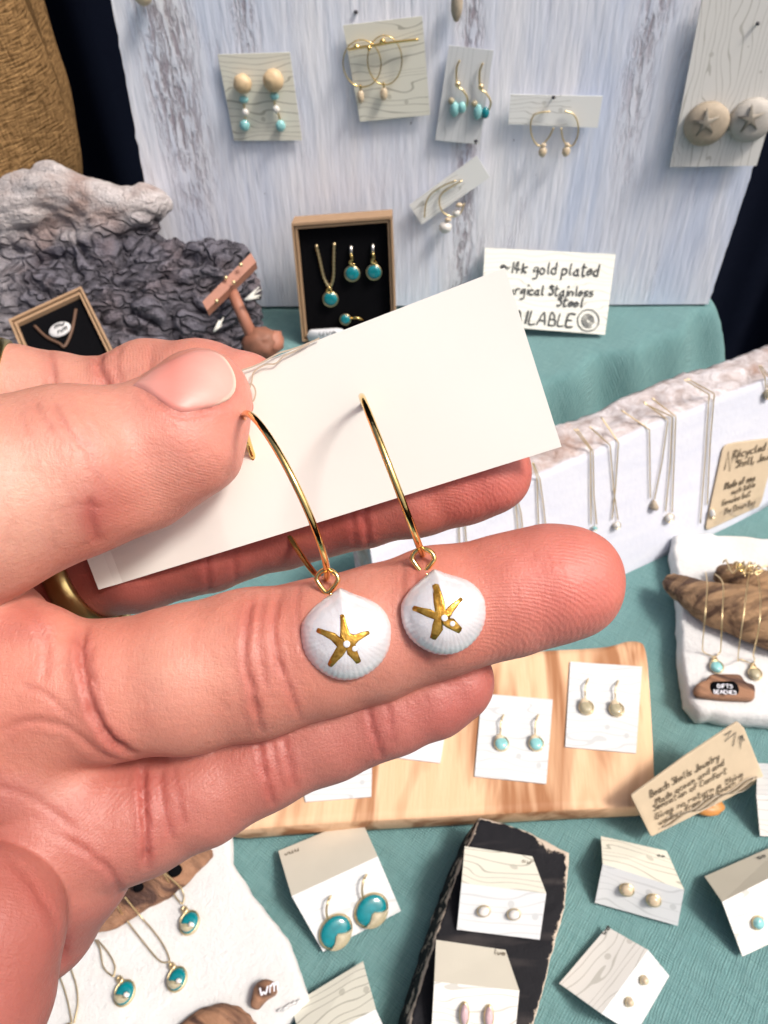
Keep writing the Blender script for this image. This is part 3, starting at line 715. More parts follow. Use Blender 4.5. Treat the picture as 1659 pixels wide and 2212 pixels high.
    W = np.stack([CAM + rgt * float(a) * .001 + upv * float(b) * .001 + fwd * float(-c) * .001 for a, b, c in V]) if False else (np.array(CAM)[None] + (V[:, :1] * np.array(rgt) + V[:, 1:2] * np.array(upv) - V[:, 2:3] * np.array(fwd)) * .001)
    root = thing('person', 'left hand with palm facing, thumb and fingers pinching the ivory earring card', 'person', tuple(W.mean(0)))
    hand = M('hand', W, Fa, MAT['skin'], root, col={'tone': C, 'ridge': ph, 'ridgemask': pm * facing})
    return root, hand, W, Fa
person, hand_o, HW, HF = build_hand()
HB = BVHTree.FromPolygons([tuple(v) for v in HW], [tuple(f) for f in HF])
def onhand(px, py, off=0.0, default=.11):
    r = ray(px, py).normalized(); loc, n, i, d = HB.ray_cast(CAM + r * .02, r)
    if loc is None: return P(px, py, default)
    if n.dot(r) > 0: n = -n
    return loc + n * off

def build_nail():
    out = [(283, 833), (318, 806), (360, 782), (410, 760), (452, 757), (486, 772), (508, 806), (512, 838), (498, 862), (468, 878), (430, 888), (398, 893), (370, 886), (335, 862), (306, 842)]
    out = [(p.x, p.y) for p in smoothline([Vector((a, b, 0)) for a, b in out + out[:1]], 4)[:-1]]; m = len(out)
    cx, cy = 425, 826; vs, cs, fs = [], [], []; K = 12
    t1 = np.array([.66, .36, .31]); t2 = np.array([.64, .24, .20]); t3 = np.array([.80, .68, .56])
    for k in range(K + 1):
        s = max(k / K, .004)
        for (a, b) in out:
            x = cx + (a - cx) * s; y = cy + (b - cy) * s
            o = .00060 * (1 - s ** 5) + .00022
            if s > .97: o = -.0002
            vs.append(onhand(x, y, o))
            u = (x - 300) / 210; fr = max(0, min(1, (s - .86) / .06)) * max(0, min(1, (x - 455) / 30 + (0.0)))
            w_ = max(0, 1 - abs(u - .35) / .5); c = t1 * (1 - w_) + t2 * w_; c = c * (1 - fr) + t3 * fr; cs.append(c)
    for k in range(K):
        for j in range(m): fs.append((k * m + j, (k + 1) * m + j, (k + 1) * m + (j + 1) % m, k * m + (j + 1) % m))
    a = np.array([tuple(v) for v in vs])
    M('thumb_nail', a, fs, MAT['nail'], hand_o, col={'tone': np.array(cs)})
build_nail()

def band(name, label, c, axis, r, half, thick, mat, parent=None):
    axis = Vector(axis).normalized(); a = axis.orthogonal().normalized(); b = axis.cross(a); vs, fs = [], []; n = 64
    prof = [(-half, 0), (-half * .85, thick * .7), (0, thick), (half * .85, thick * .7), (half, 0), (half, -thick * .3), (-half, -thick * .3)]
    for i in range(n):
        q = 2 * math.pi * i / n; d = a * math.cos(q) + b * math.sin(q)
        for (x, y) in prof: vs.append(c + axis * x + d * (r + y))
    k = len(prof)
    for i in range(n):
        for j in range(k): fs.append((i * k + j, i * k + (j + 1) % k, ((i + 1) % n) * k + (j + 1) % k, ((i + 1) % n) * k + j))
    return M(name, vs, fs, mat, parent, label=label, cat='ring')
band('finger_ring', 'wide brushed gold ring on the middle finger behind the thumb', P(190, 1240, .1415), (P(330, 1160, .139) - P(120, 1258, .1425)), .0102, .0023, .0012, MAT['gold_ring'])
band('finger_ring', 'gold ring on the index finger at the left edge of the photo', P(0, 868, .1345), (P(150, 880, .137) - P(0, 868, .134)), .0101, .0016, .0010, MAT['gold_ring'])

# ---------------------------------------------------------------- held card
def build_held():
    TL = hp.at(105, 959); BL = hp.at(222, 1272); BR = hp.at(1213, 965); TR = hp.at(1090, 577)
    nx, ny = 60, 20; vs = []; uv = []
    for j in range(ny + 1):
        for i in range(nx + 1):
            u, v = i / nx, j / ny
            q = (BL.lerp(BR, u)).lerp(TL.lerp(TR, u), v)
            bend = -.0005 * math.sin(math.pi * u) + .0002 * math.sin(u * 9 + v * 2)
            fl = max(0, (.045 - u)) * .0012 / .045                # folded strip at the left end comes forward
            vs.append(q + hp.n * (bend + fl)); uv.append((u, v))
    n1 = len(vs); vs += [Vector(p) - hp.n * .00035 for p in vs]; uv = uv + uv; fs = []
    W_ = nx + 1
    for j in range(ny):
        for i in range(nx):
            a = j * W_ + i; fs.append((a, a + 1, a + W_ + 1, a + W_)); fs.append((n1 + a, n1 + a + W_, n1 + a + W_ + 1, n1 + a + 1))
    for i in range(nx): fs.append((i, n1 + i, n1 + i + 1, i + 1)); a = ny * W_ + i; fs.append((a, a + 1, n1 + a + 1, n1 + a))
    for j in range(ny): a = j * W_; fs.append((a, a + W_, n1 + a + W_, n1 + a)); a = j * W_ + nx; fs.append((a, n1 + a, n1 + a + W_, a + W_))
    t = thing('earring_card', 'ivory strip card held between thumb and index finger with hoop earrings through it', 'card', tuple(BL))
    M('card_sheet', vs, fs, MAT['held'], t, smooth=False)
    for pts in ([(522, 800), (560, 786), (600, 764), (622, 757), (650, 748), (690, 731)], [(538, 842), (543, 826), (549, 803), (572, 788), (596, 785), (612, 770), (640, 757), (668, 742)], [(536, 868), (547, 866), (552, 850), (549, 836), (541, 829), (536, 838), (534, 852), (539, 866)]):
        rb = ribbon(smoothline([hp.at(a, b, .00035) for a, b in pts], 6), hp.n, .00028); rb.put('printed_line', MAT['ink_pale'], t)
    # worn punch holes round the wires
    for (a, b) in [(537, 973), (788, 874)]:
        d = disc(hp, a, b, 9, -.0001, .00022, n=20); M('pin_hole', d[0], d[1], MAT['card_beige'], t)
build_held()

# ---------------------------------------------------------------- hoops, loops, shells
def hoop_pts(T, Bt, tilt, a0, a1, n=110):
    T = P(*T); Bt = P(*Bt); c = (T + Bt) / 2; U = (Bt - T) / 2; R = U.length; U = U.normalized()
    dv = (-fwd - U * (-fwd).dot(U)).normalized(); nn = U.cross(dv)
    if nn.dot(rgt) < 0: nn = -nn
    V_ = (dv * math.sqrt(1 - tilt * tilt) + nn * tilt)
    return [c + (-U * math.cos(a) + V_ * math.sin(a)) * R for a in [a0 + (a1 - a0) * i / n for i in range(n + 1)]], R
def ringloop(c, w_, h_, rwire, ax, tear=.0):
    X, Y = ax; out = []
    for i in range(40):
        q = 2 * math.pi * i / 40; y = math.sin(q); x = math.cos(q) * (1 - (.45 * max(0, -y)) * tear) ; out.append(c + X * (w_ * x) + Y * (h_ * (y - tear * .25 * max(0, -y) ** 2)))
    return tube(out, rwire, 8, closed=True)
OUT1 = [(-14, 100), (-4, 96), (8, 90), (24, 84), (44, 77), (66, 66), (86, 46), (97, 22), (98, 0), (90, -38), (60, -76), (18, -96), (-12, -97), (-54, -80), (-86, -48), (-98, -6), (-96, 24), (-80, 48), (-56, 70), (-36, 84), (-24, 94)]
def shell(name, label, cx, cy, dep, sc_, rot, hoopT, hoopB, tilt, star, dots, loopc, a0):
    t = thing('hoop_earring', label, 'earring', tuple(P(cx, cy, dep)), 'shell hoop earrings on the held card')
    pts, R = hoop_pts(hoopT, hoopB, tilt, a0, 2 * math.pi * .985 + a0 * 0)
    M('hoop_wire', *tube(pts, .00050, 12), MAT['gold'], t)
    s = dep / F * sc_; n = (-fwd + upv * .12 + rgt * .05).normalized(); X = (rgt - n * rgt.dot(n)).normalized(); Y = n.cross(X)
    X, Y = X * math.cos(rot) + Y * math.sin(rot), Y * math.cos(rot) - X * math.sin(rot)
    ang = np.array([math.atan2(b, a) for a, b in OUT1]); rr = np.array([math.hypot(a, b) for a, b in OUT1]); o = np.argsort(ang); ang, rr = ang[o], rr[o]
    def rout(q):
        q = (q + math.pi) % (2 * math.pi) - math.pi
        base_ = np.interp(q, np.r_[ang - 2 * math.pi, ang, ang + 2 * math.pi], np.r_[rr, rr, rr])
        low = max(0, -math.sin(q) + .5); return base_ * (1 + .0058 * math.sin(q * 46) * min(1, low))
    H = 62.0; C = P(cx, cy, dep)
    def hgt(x, y):
        r = math.hypot(x, y); k = min(1, r / rout(math.atan2(y, x))); e = max(0, 1 - k ** 2.3) ** .55
        ph = math.atan2(x + 10, 99 - y + 14); rib = math.cos(ph * 58)
        g = min(1, max(0, math.hypot(x + 12, y - 98) / 130 - .62)); return H * e + rib * .06 * g * (k < .995), rib * g
    vs, cs, fs = [C + n * (hgt(0, 0)[0] * s)], [0.0], []; NR, NA = 40, 220
    for i in range(1, NR + 1):
        k = math.sin(math.pi / 2 * i / NR)
        for j in range(NA):
            q = 2 * math.pi * j / NA; r = rout(q) * k; x, y = r * math.cos(q), r * math.sin(q); z, rb = hgt(x, y)
            vs.append(C + (X * x + Y * y + n * z) * s); cs.append(.5 + .5 * rb)
    for j in range(NA): fs.append((0, 1 + j, 1 + (j + 1) % NA))
    for i in range(NR - 1):
        for j in range(NA): a = 1 + i * NA; fs.append((a + j, a + NA + j, a + NA + (j + 1) % NA, a + (j + 1) % NA))
    a = 1 + (NR - 1) * NA; b0 = len(vs)                     # closed back, a little hollow
    for j in range(NA): vs.append(C + (Vector(vs[a + j]) - C) * .9 - n * (6 * s)); cs.append(0)
    for j in range(NA): fs.append((a + j, b0 + j, b0 + (j + 1) % NA, a + (j + 1) % NA))
    fs.append(tuple(b0 + j for j in range(NA - 1, -1, -1)))
    sh = M('shell', vs, fs, MAT['shell'], t, col={'rib': np.array(cs)})
    # starfish of gold leaf on the dome: given in photo positions, laid on the dome
    bv = BVHTree.FromPolygons([tuple(v) for v in vs], [f for f in fs if len(f) < 5])
    def on(px, py, off):
        r = ray(px, py).normalized(); l, nn, i_, d_ = bv.ray_cast(CAM, r)
        if l is None: return P(px, py, dep - H * s)
        if nn.dot(r) > 0: nn = -nn
        return l + nn * off
    ctr, arms, inner = star; poly = []
    for i, (ax, ay, wt) in enumerate(arms):
        d = Vector((ax - ctr[0], ay - ctr[1])); L = d.length; d = d / L; pe = Vector((-d.y, d.x))
        for (f_, w2) in ((.45, 2.2), (.75, 1.6), (.97, 1.2)):
            q = Vector(ctr) + d * (L * f_) - pe * wt * w2 * 1.22; poly.append((q.x + random.uniform(-.7, .7), q.y + random.uniform(-.7, .7)))
        poly.append((ax, ay))
        for (f_, w2) in ((.97, 1.2), (.75, 1.6), (.45, 2.2)):
            q = Vector(ctr) + d * (L * f_) + pe * wt * w2 * 1.22; poly.append((q.x + random.uniform(-.7, .7), q.y + random.uniform(-.7, .7)))
        poly.append(inner[i])
    m = len(poly); vs, fs = [on(ctr[0], ctr[1], .00009)], []; K = 5
    for k in range(1, K + 1):
        for (x, y) in poly:
            vs.append(on(ctr[0] + (x - ctr[0]) * k / K, ctr[1] + (y - ctr[1]) * k / K, .00008 if k < K else .00004))
    for (x, y) in poly: vs.append(on(x, y, -.00005))
    for j in range(m): fs.append((0, 1 + j, 1 + (j + 1) % m))
    for k in range(K):
        for j in range(m): a = 1 + k * m; fs.append((a + j, a + m + j, a + m + (j + 1) % m, a + (j + 1) % m))
    M('gold_starfish', vs, fs, MAT['leaf'], t)
    for (x, y, r) in dots:
        c = on(x, y, .0001); M('pearl_dot', *ball(c, r * s, r * s, r * s * .3, (X, Y, n), 14, 8), MAT['card_plain'], t)
    M('jump_ring', *ringloop(P(*loopc), 24.5 * loopc[2] / F, 22 * loopc[2] / F, .00036, (rgt * .97 - fwd * .25, upv), 1.0), MAT['gold'], t)
    M('eye_pin', *tube([P(loopc[0] + 4, loopc[1] + 24, loopc[2]), P(loopc[0] + 9, loopc[1] + 33, loopc[2] + .0002), P(loopc[0] + 16, loopc[1] + 46, dep - .0006)], .00042, 8), MAT['gold'], t)
shell('hoop', 'gold hoop earring nearest the thumb with white shell and centred gold starfish', 748, 1370, .1066, 1.0, 0.0, (527, 916, .1176), (706, 1245, .1110), .27,
      ((748, 1388), [(739, 1327, 3.2), (798, 1365, 3.0), (776, 1432, 4.2), (711, 1439, 4.0), (684, 1360, 3.4)], [(755, 1368), (768, 1392), (749, 1404), (728, 1397), (734, 1378)]), [(749, 1391, 7.5), (766, 1401, 6)], (707, 1253, .1095), -.62)
shell('hoop', 'gold hoop earring further right with white shell and gold starfish leaning over its edge', 958, 1322, .1066, .94, rad(4), (787, 873, .1185), (912, 1196, .1110), -.02,
      ((955, 1333), [(940, 1261, 4.6), (999, 1292, 3.0), (996, 1363, 4.6), (935, 1381, 4.6), (891, 1313, 3.4)], [(962, 1318), (970, 1338), (952, 1346), (938, 1338), (940, 1322)]), [(960, 1335, 7.5), (977, 1347, 6.2)], (914, 1208, .1095), -.05)
# ---------------------------------------------------------------- table cloth and what stands behind
HR = 0.05                                    # height of the box under the cloth that carries the board
RT = table(HR)
gA, gB = RT.at(1540, 672), RT.at(1150, 842)
XR = RT.at(1553, 655).x
eA, eB = T0.at(1578, 830), T0.at(1720, 1010)
eN = Vector(((eA - eB).y, -(eA - eB).x, 0)).normalized()
if eN.x < 0: eN = -eN
XT = T0.at(1720, 1010).x + .12
YBK = RT.at(900, 658).y + .035
def sstep(x): x = np.clip(x, 0, 1); return x * x * (3 - 2 * x)
def cloth_z(X, Y):
    d = (gB - gA); nrm = Vector((d.y, -d.x, 0)).normalized()
    if nrm.y < 0: nrm = -nrm
    d1 = (X - gA.x) * nrm.x + (Y - gA.y) * nrm.y
    d2 = Y - (gB.y - .005); d3 = XR - X
    def sm(a, b, k): h = np.maximum(k - np.abs(a - b), 0) / k; return np.minimum(a, b) - h * h * k * .25
    dd = sm(sm(d1, d2, .03), d3, .004)
    sl_ = X * d.x / d.length + Y * d.y / d.length
    dd = dd + .004 * np.sin(sl_ * 62) + .003 * np.sin(sl_ * 140 + 1) * (np.abs(dd) < .05)
    z = HR * sstep((dd + .022) / .026)
    off = (X - eA.x) * eN.x + (Y - eA.y) * eN.y
    z = z - .45 * sstep(off / .05)
    z = z - .45 * sstep((Y - YBK) / .04)
    return z
def build_cloth():
    xs = np.r_[np.linspace(-.95, -.25, 60)[:-1], np.linspace(-.25, XT + .06, 230)]; ys = np.r_[np.linspace(-.45, .12, 50)[:-1], np.linspace(.12, .85, 230)]
    X, Y = np.meshgrid(xs, ys, indexing='ij'); Z = cloth_z(X, Y)
    wr = np.array([mn.noise(Vector((a * 5, b * 7, 0))) * .0022 + mn.noise(Vector((a * 21 + b * 8, b * 9, 3))) * .0009 for a, b in zip(X.ravel(), Y.ravel())]).reshape(X.shape)
    fold = np.exp(-((X - Y * .55 + .02) / .012) ** 2) * 0
    Z = Z + (wr - .0022) * np.clip(1 - 0 * X, 0, 1) + fold
    dist = np.hypot(X - T0.at(1480, 800).x, Y - T0.at(1480, 800).y)
    V = np.stack([X.ravel(), Y.ravel(), Z.ravel()], 1); nx, ny = X.shape
    i, j = np.meshgrid(np.arange(nx - 1), np.arange(ny - 1), indexing='ij'); a = (i * ny + j).ravel()
    Fa = np.stack([a, a + ny, a + ny + 1, a + 1], 1)
    M('tablecloth', V, Fa, MAT['cloth'], label='teal linen cloth covering the stall table and the low box under the board', cat='tablecloth')
build_cloth()
# backdrop
def curtain():
    y0 = 1.05; xs = np.linspace(-2.2, 2.2, 260); zs = np.linspace(-.8, 1.9, 30)
    X, Z = np.meshgrid(xs, zs, indexing='ij'); Y = y0 + .03 * np.sin(X * 23 + .6 * np.sin(X * 7)) + .01 * np.sin(X * 61)
    V = np.stack([X.ravel(), Y.ravel(), Z.ravel()], 1); n = len(zs); i, j = np.meshgrid(np.arange(len(xs) - 1), np.arange(n - 1), indexing='ij'); a = (i * n + j).ravel()
    M('backdrop_curtain', V, np.stack([a, a + n, a + n + 1, a + 1], 1), MAT['navy'], label='very dark navy curtain hanging behind the stall table', cat='curtain')
    V = np.array([(-3, -3, -.8), (3, -3, -.8), (3, 3, -.8), (-3, 3, -.8)], float)
    M('floor', V, [(0, 1, 2, 3)], MAT['navy'], kind='structure')
curtain()

# the tall painted panel
LEAN = rad(6)
bpA = RT.at(365, 664); bpB = RT.at(1530, 657)
bx = (bpB - bpA).normalized(); bx.z = 0; bx.normalize()
bup = (Vector((0, 0, 1)) * math.cos(LEAN) + Vector((-bx.y, bx.x, 0)) * math.sin(LEAN)).normalized()
BP = Pl(bpA, bx.cross(bup) if bx.cross(bup).dot(fwd) < 0 else bup.cross(bx)); BP.x = bx; BP.y = bup
def build_board():
    BLc = BP.at(362, 663); BRc = BP.at(1530, 657)
    TLc = BP.at(240, 0); TRc = BP.at(1748, 0)
    TLc = BLc + (TLc - BLc) * 1.12; TRc = BRc + (TRc - BRc) * 1.12
    o = BLc; hgt = 42; wdt = 60; vs = []; t = .009
    for j in range(hgt + 1):
        for i in range(wdt + 1):
            u, v = i / wdt, j / hgt; q = BLc.lerp(BRc, u).lerp(TLc.lerp(TRc, u), v)
            if i in (0, wdt): q = q + bx * mn.noise(Vector((u * 9, v * 30, 0))) * .0012
            vs.append(q)
    n1 = len(vs); vs += [q - BP.n * t for q in vs]; W_ = wdt + 1; fs = []
    for j in range(hgt):
        for i in range(wdt):
            a = j * W_ + i; fs.append((a, a + 1, a + W_ + 1, a + W_)); fs.append((n1 + a, n1 + a + W_, n1 + a + W_ + 1, n1 + a + 1))
    for i in range(wdt): fs.append((i, n1 + i, n1 + i + 1, i + 1)); a = hgt * W_ + i; fs.append((a, a + 1, n1 + a + 1, n1 + a))
    for j in range(hgt): a = j * W_; fs.append((a, a + W_, n1 + a + W_, n1 + a)); a = j * W_ + wdt; fs.append((a, n1 + a, n1 + a + W_, a + W_))
    M('display_board', vs, fs, MAT['board'], smooth=False, label='tall whitewashed wooden board with lavender blue streaks leaning at the back', cat='board')
build_board()
# ---------------------------------------------------------------- generic small goods
def sheet(name, label, pl, cs, mat, h=.0015, t=.0006, cat='card', group=None, lift=None, uvscale=1.0, swap=False):
    """flat card: four photo corners on plane pl; lift = per-corner extra height"""
    q = [pl.at(a, b, h + (lift[i] if lift else 0)) for i, (a, b) in enumerate(cs)]
    n = plane3(q[0], q[1], q[2]).n; vs, fs = slab(q, n, t)
    w_ = (q[1] - q[0]).length; hh = (q[3] - q[0]).length
    uv = [(0, hh), (w_, hh), (w_, 0), (0, 0)] * 2
    if swap: uv = [(b, a) for a, b in uv]
    return M(name, vs, fs, mat, smooth=False, label=label, cat=cat, group=group, uv=np.array(uv) * uvscale)
def tent(label, pts, zs, mats, cat='card', group=None, base=0.0):
    """folded card: pts = back edge (2), fold (2), front edge (2) in photo units, zs heights"""
    A = [T0.at(x, y, base + zs[i // 2]) for i, (x, y) in enumerate(pts)]
    t = thing('folded_earring_card', label, cat, tuple(A[4].lerp(A[5], .5)), group)
    for k, (a, b, c, d, nm) in enumerate(((0, 1, 3, 2, 'back_panel'), (2, 3, 5, 4, 'front_panel'))):
        q = [A[a], A[b], A[c], A[d]]; n = plane3(q[0], q[1], q[2]).n
        if n.z < 0: n = -n
        vs, fs = slab(q, n, .0005); w_ = (q[1] - q[0]).length; hh = (q[3] - q[0]).length
        M(nm, vs, fs, mats[k], t, smooth=False, uv=np.array([(0, hh), (w_, hh), (w_, 0), (0, 0)] * 2))
    F_ = plane3(A[2], A[3], A[4]); F_.x = (A[3] - A[2]).normalized(); F_.y = F_.n.cross(F_.x)
    G_ = plane3(A[0], A[1], A[2]); G_.x = (A[1] - A[0]).normalized(); G_.y = G_.n.cross(G_.x)
    return t, F_, G_
def scrib(parent, pl, px, py, txt, sz, mat='ink', ang=None):
    ux = pl.x if ang is None else (pl.x * math.cos(ang) + pl.y * math.sin(ang)); uy = pl.n.cross(ux)
    b = writing([(txt, 0)], pl, pl.at(px, py, 0), ux, uy, sz, sz * .12, h=.0003); b.put('handwriting', MAT[mat], parent)
def earring(label, pl, parts, group, cat='earring', name='earring'):
    """parts: list of (partname, kind, data..., material)"""
    x0, y0 = parts[0][2][0][:2] if parts[0][1] == 'wire' else (parts[0][2] if parts[0][1] == 'loop' else (parts[0][2], parts[0][3]))
    t = thing(name, label, cat, tuple(pl.at(x0, y0, .001)), group)
    for p in parts:
        nm, kd = p[0], p[1]
        if kd == 'wire': _, _, pts, r, h, mat = p; M(nm, *tube(smoothline([pl.at(a, b, h if len(c) == 0 else c[0]) for a, b, *c in pts], 6), r, 6), MAT[mat], t)
        elif kd == 'loop':
            _, _, c, r, h, mat = p; (cx, cy), (rx, ry) = c, r; s = pl.sc(cx, cy, h); o = pl.at(cx, cy, h)
            M(nm, *tube([o + pl.x * rx * s * math.cos(q) + pl.y * ry * s * math.sin(q) for q in [2 * math.pi * i / 40 for i in range(40)]], .00035, 6, closed=True), MAT[mat], t)
        elif kd == 'ball':
            _, _, x, y, rx, ry, h, mat = p; s = pl.sc(x, y, h); M(nm, *ball(pl.at(x, y, h), rx * s, ry * s, rx * s * .8, (pl.x, pl.y, pl.n), bump=.12), MAT[mat], t)
        elif kd == 'disc':
            _, _, x, y, rx, ry, h0, h1, mat = p[:9]; ang = p[9] if len(p) > 9 else 0; M(nm, *disc(pl, x, y, rx, h0, h1, ry, ang), MAT[mat], t)
    return t

# cards pinned on the board -------------------------------------------------
gc = 'earring cards pinned to the tall board'
sheet('earring_card', 'square cream wave-print card at the left of the board carrying wood bead earrings', BP, [(470, 118), (626, 113), (652, 303), (506, 304)], MAT['card_cream'], .003, group=gc)
for (x1, y1, x2, y2, lb) in ((524, 181, 529, 271, 'lower left'), (590, 174, 606, 272, 'higher right')):
    R = 20 if x1 < 550 else 23
    earring('pale wood bead earring with aqua drop, the %s one of its pair' % lb, BP, [
        ('wood_bead', 'ball', x1, y1, R, R, .008, 'woodbead'), ('aqua_bead', 'ball', x1 + 3, y1 + 34, 10, 8, .006, 'turq_pale'),
        ('link', 'wire', [(x1 + 3, y1 + 42), (x1 + 4, y1 + 56), ((x1 + x2) / 2 + 3, y1 + 72), (x2, y2 - 10)], .0006, .005, 'gold_pale'),
        ('pearl_bead', 'ball', x1 + 6, y1 + 62, 8, 8, .006, 'pearl'), ('aqua_drop', 'ball', x2, y2, 11, 12, .006, 'turq_pale')], 'wood bead earrings')
sheet('earring_card', 'tilted cream wave-print card near the top carrying two overlapping gold hoops', BP, [(741, 55), (912, 35), (929, 248), (778, 263)], MAT['card_cream'], .004, group=gc)
for (cx, cy, rx, ry, bx_, by_, lb) in ((782, 138, 41, 45, 779, 212, 'left'), (831, 131, 37, 47, 829, 206, 'right')):
    earring('thin gold hoop with small shell drop, the %s of two overlapping hoops' % lb, BP, [
        ('hoop_wire', 'loop', (cx, cy), (rx, ry), .007, 'gold'), ('link', 'wire', [(cx - 4, cy + ry), (bx_, by_ - 22), (bx_, by_ - 10)], .0006, .007, 'gold'),
        ('shell_drop', 'ball', bx_, by_ - 3, 8, 13, .007, 'pearl_tan')], 'overlapping hoops on the tilted card')
earring('slim gold bar pin lying across the tilted cream card', BP, [('bar', 'wire', [(752, 107), (790, 100), (850, 91), (904, 85)], .0008, .0075, 'gold'),
    ('bead', 'ball', 770, 101, 7, 5, .0085, 'gold'), ('bead', 'ball', 826, 90, 7, 6, .0085, 'gold'), ('bead', 'ball', 797, 104, 5, 5, .0085, 'gold')], None, 'pin', 'bar_pin')
sheet('earring_card', 'narrow upright white card in the middle of the board carrying aqua hook earrings', BP, [(970, 98), (1066, 109), (1036, 312), (940, 303)], MAT['card_white'], .004, group=gc, swap=True)
for dx, dy, lb in ((0, 0, 'left'), (50, 6, 'right')):
    earring('curved hook earring with aqua glass drops on the %s of the upright card' % lb, BP, [
        ('hook_wire', 'wire', [(993 + dx, 130 + dy), (986 + dx, 150 + dy), (988 + dx, 185 + dy), (1000 + dx, 195 + dy), (1010 + dx, 214 + dy), (1006 + dx, 232 + dy)], .0006, .006, 'gold_pale'),
        ('bead', 'ball', 989 + dx, 182 + dy, 6, 6, .007, 'gold_pale'), ('aqua_drop', 'ball', 982 + dx, 236 + dy, 10, 16, .006, 'turq_pale'), ('aqua_drop', 'ball', 998 + dx, 232 + dy + (dx > 0) * 6, 9, 12, .006, 'turq' if dx else 'turq_pale'),
        ('grey_bead', 'ball', 975 + dx, 218 + dy, 7, 7, .006, 'sand')], 'aqua hook earrings')
sheet('earring_card', 'wide low white card on the right half of the board with two thin hoops', BP, [(1103, 204), (1302, 208), (1291, 276), (1098, 268)], MAT['card_half'], .005, group=gc)
for (pts, bx_, by_, lb) in (([(1188, 241), (1168, 243), (1152, 250), (1146, 272), (1150, 297), (1162, 314), (1172, 312), (1186, 296), (1196, 276)], 1172, 327, 'left'), ([(1220, 240), (1238, 246), (1248, 265), (1248, 292), (1238, 313), (1226, 314), (1216, 300), (1212, 276)], 1223, 326, 'right')):
    earring('thin wire hoop with shell bead hanging from the wide card, on its %s' % lb, BP, [('hoop_wire', 'wire', pts, .0005, .007, 'gold_pale'),
        ('bead', 'ball', bx_ + 2, by_ - 13, 6, 5, .007, 'pearl_tan'), ('shell_bead', 'ball', bx_, by_ + 1, 9, 11, .007, 'pearl_tan')], 'hoops on the wide low card')
sheet('earring_card', 'small white strip card tilted steeply in the middle of the board', BP, [(884, 443), (1030, 336), (1058, 383), (911, 485)], MAT['card_half'], .005, group=gc)
for (pts, bx_, by_, lb) in (([(985, 390), (960, 400), (932, 418), (920, 440), (917, 470)], 962, 489, 'lower'), ([(998, 390), (958, 415), (949, 432), (955, 456), (975, 468), (993, 462), (1003, 440)], 986, 458, 'upper')):
    earring('thin hoop with pearl on the steeply tilted strip card, the %s one' % lb, BP, [('hoop_wire', 'wire', pts, .0005, .0068, 'gold_pale'), ('bead', 'ball', bx_ + 6, by_ - 15, 7, 5, .007, 'pearl_tan'),
        ('pearl', 'ball', bx_, by_ + 2, 14 if lb == 'lower' else 9, 13 if lb == 'lower' else 8, .006, 'pearl')], 'hoops on the tilted strip card')
sheet('earring_card', 'large white wave-print card at the right edge carrying two round starfish buttons', BP, [(1519, -12), (1752, -30), (1634, 358), (1447, 361)], MAT['card_dense'], .006, .001, group=gc, swap=True)
for (x, y, mt, lb) in ((1525, 266, 'button_tan', 'tan'), (1621, 258, 'button_grey', 'grey')):
    t = thing('button_earring', 'large round %s clay button earring with starfish relief' % lb, 'earring', tuple(BP.at(x, y, .007)), 'starfish buttons')
    M('button_disc', *disc(BP, x, y, 47, .0065, .014, 44, n=40), MAT[mt], t)
    s = BP.sc(x, y, .014); c = BP.at(x, y, .0142); b = []
    for i in range(10):
        q = math.pi / 2 + i * math.pi / 5 + .15; r = (30 if i % 2 == 0 else 9) * s; b.append(c + BP.x * r * math.cos(q) + BP.y * r * math.sin(q))
    M('starfish_relief', *puck(b, BP.n, [(1, -.0012), (.95, .0004), (.5, .0012)]), MAT['button_star'], t)
earring('brown and white shell pendant cut off by the top edge of the photo', BP, [('shell_drop', 'ball', 987, 8, 13, 34, .006, 'button_tan')], None, 'pendant', 'shell_pendant')
earring('tan bead drop at the top left of the board, mostly out of frame', BP, [('bead', 'ball', 309, -8, 20, 18, .006, 'pearl_tan'), ('link', 'wire', [(309, -40), (309, -20)], .0006, .006, 'gold_pale')], None, 'pendant', 'bead_pendant')
earring('small dark pin head above the tilted cream card', BP, [('pin_head', 'ball', 769, 26, 5, 4, .001, 'nail_head')], None, 'pin', 'pin')
for (x, y, lb) in ((1196, 204, 'dark pin through the top of the wide low card'), (1028, 305, 'dark pin at the lower corner of the upright white card'), (1637, 45, 'dark pin near the top of the big starfish button card'), (1087, 574, 'dark pin through the handwritten gold plated sign')):
    earring(lb, BP, [('pin_head', 'ball', x, y + (6 if y < 300 else 0), 4.5, 4, .008, 'nail_head'), ('pin_shaft', 'wire', [(x, y + 6, .0075), (x, y + 5, .001)], .0005, .004, 'nail_head')], 'pins in the board', 'pin', 'pin')
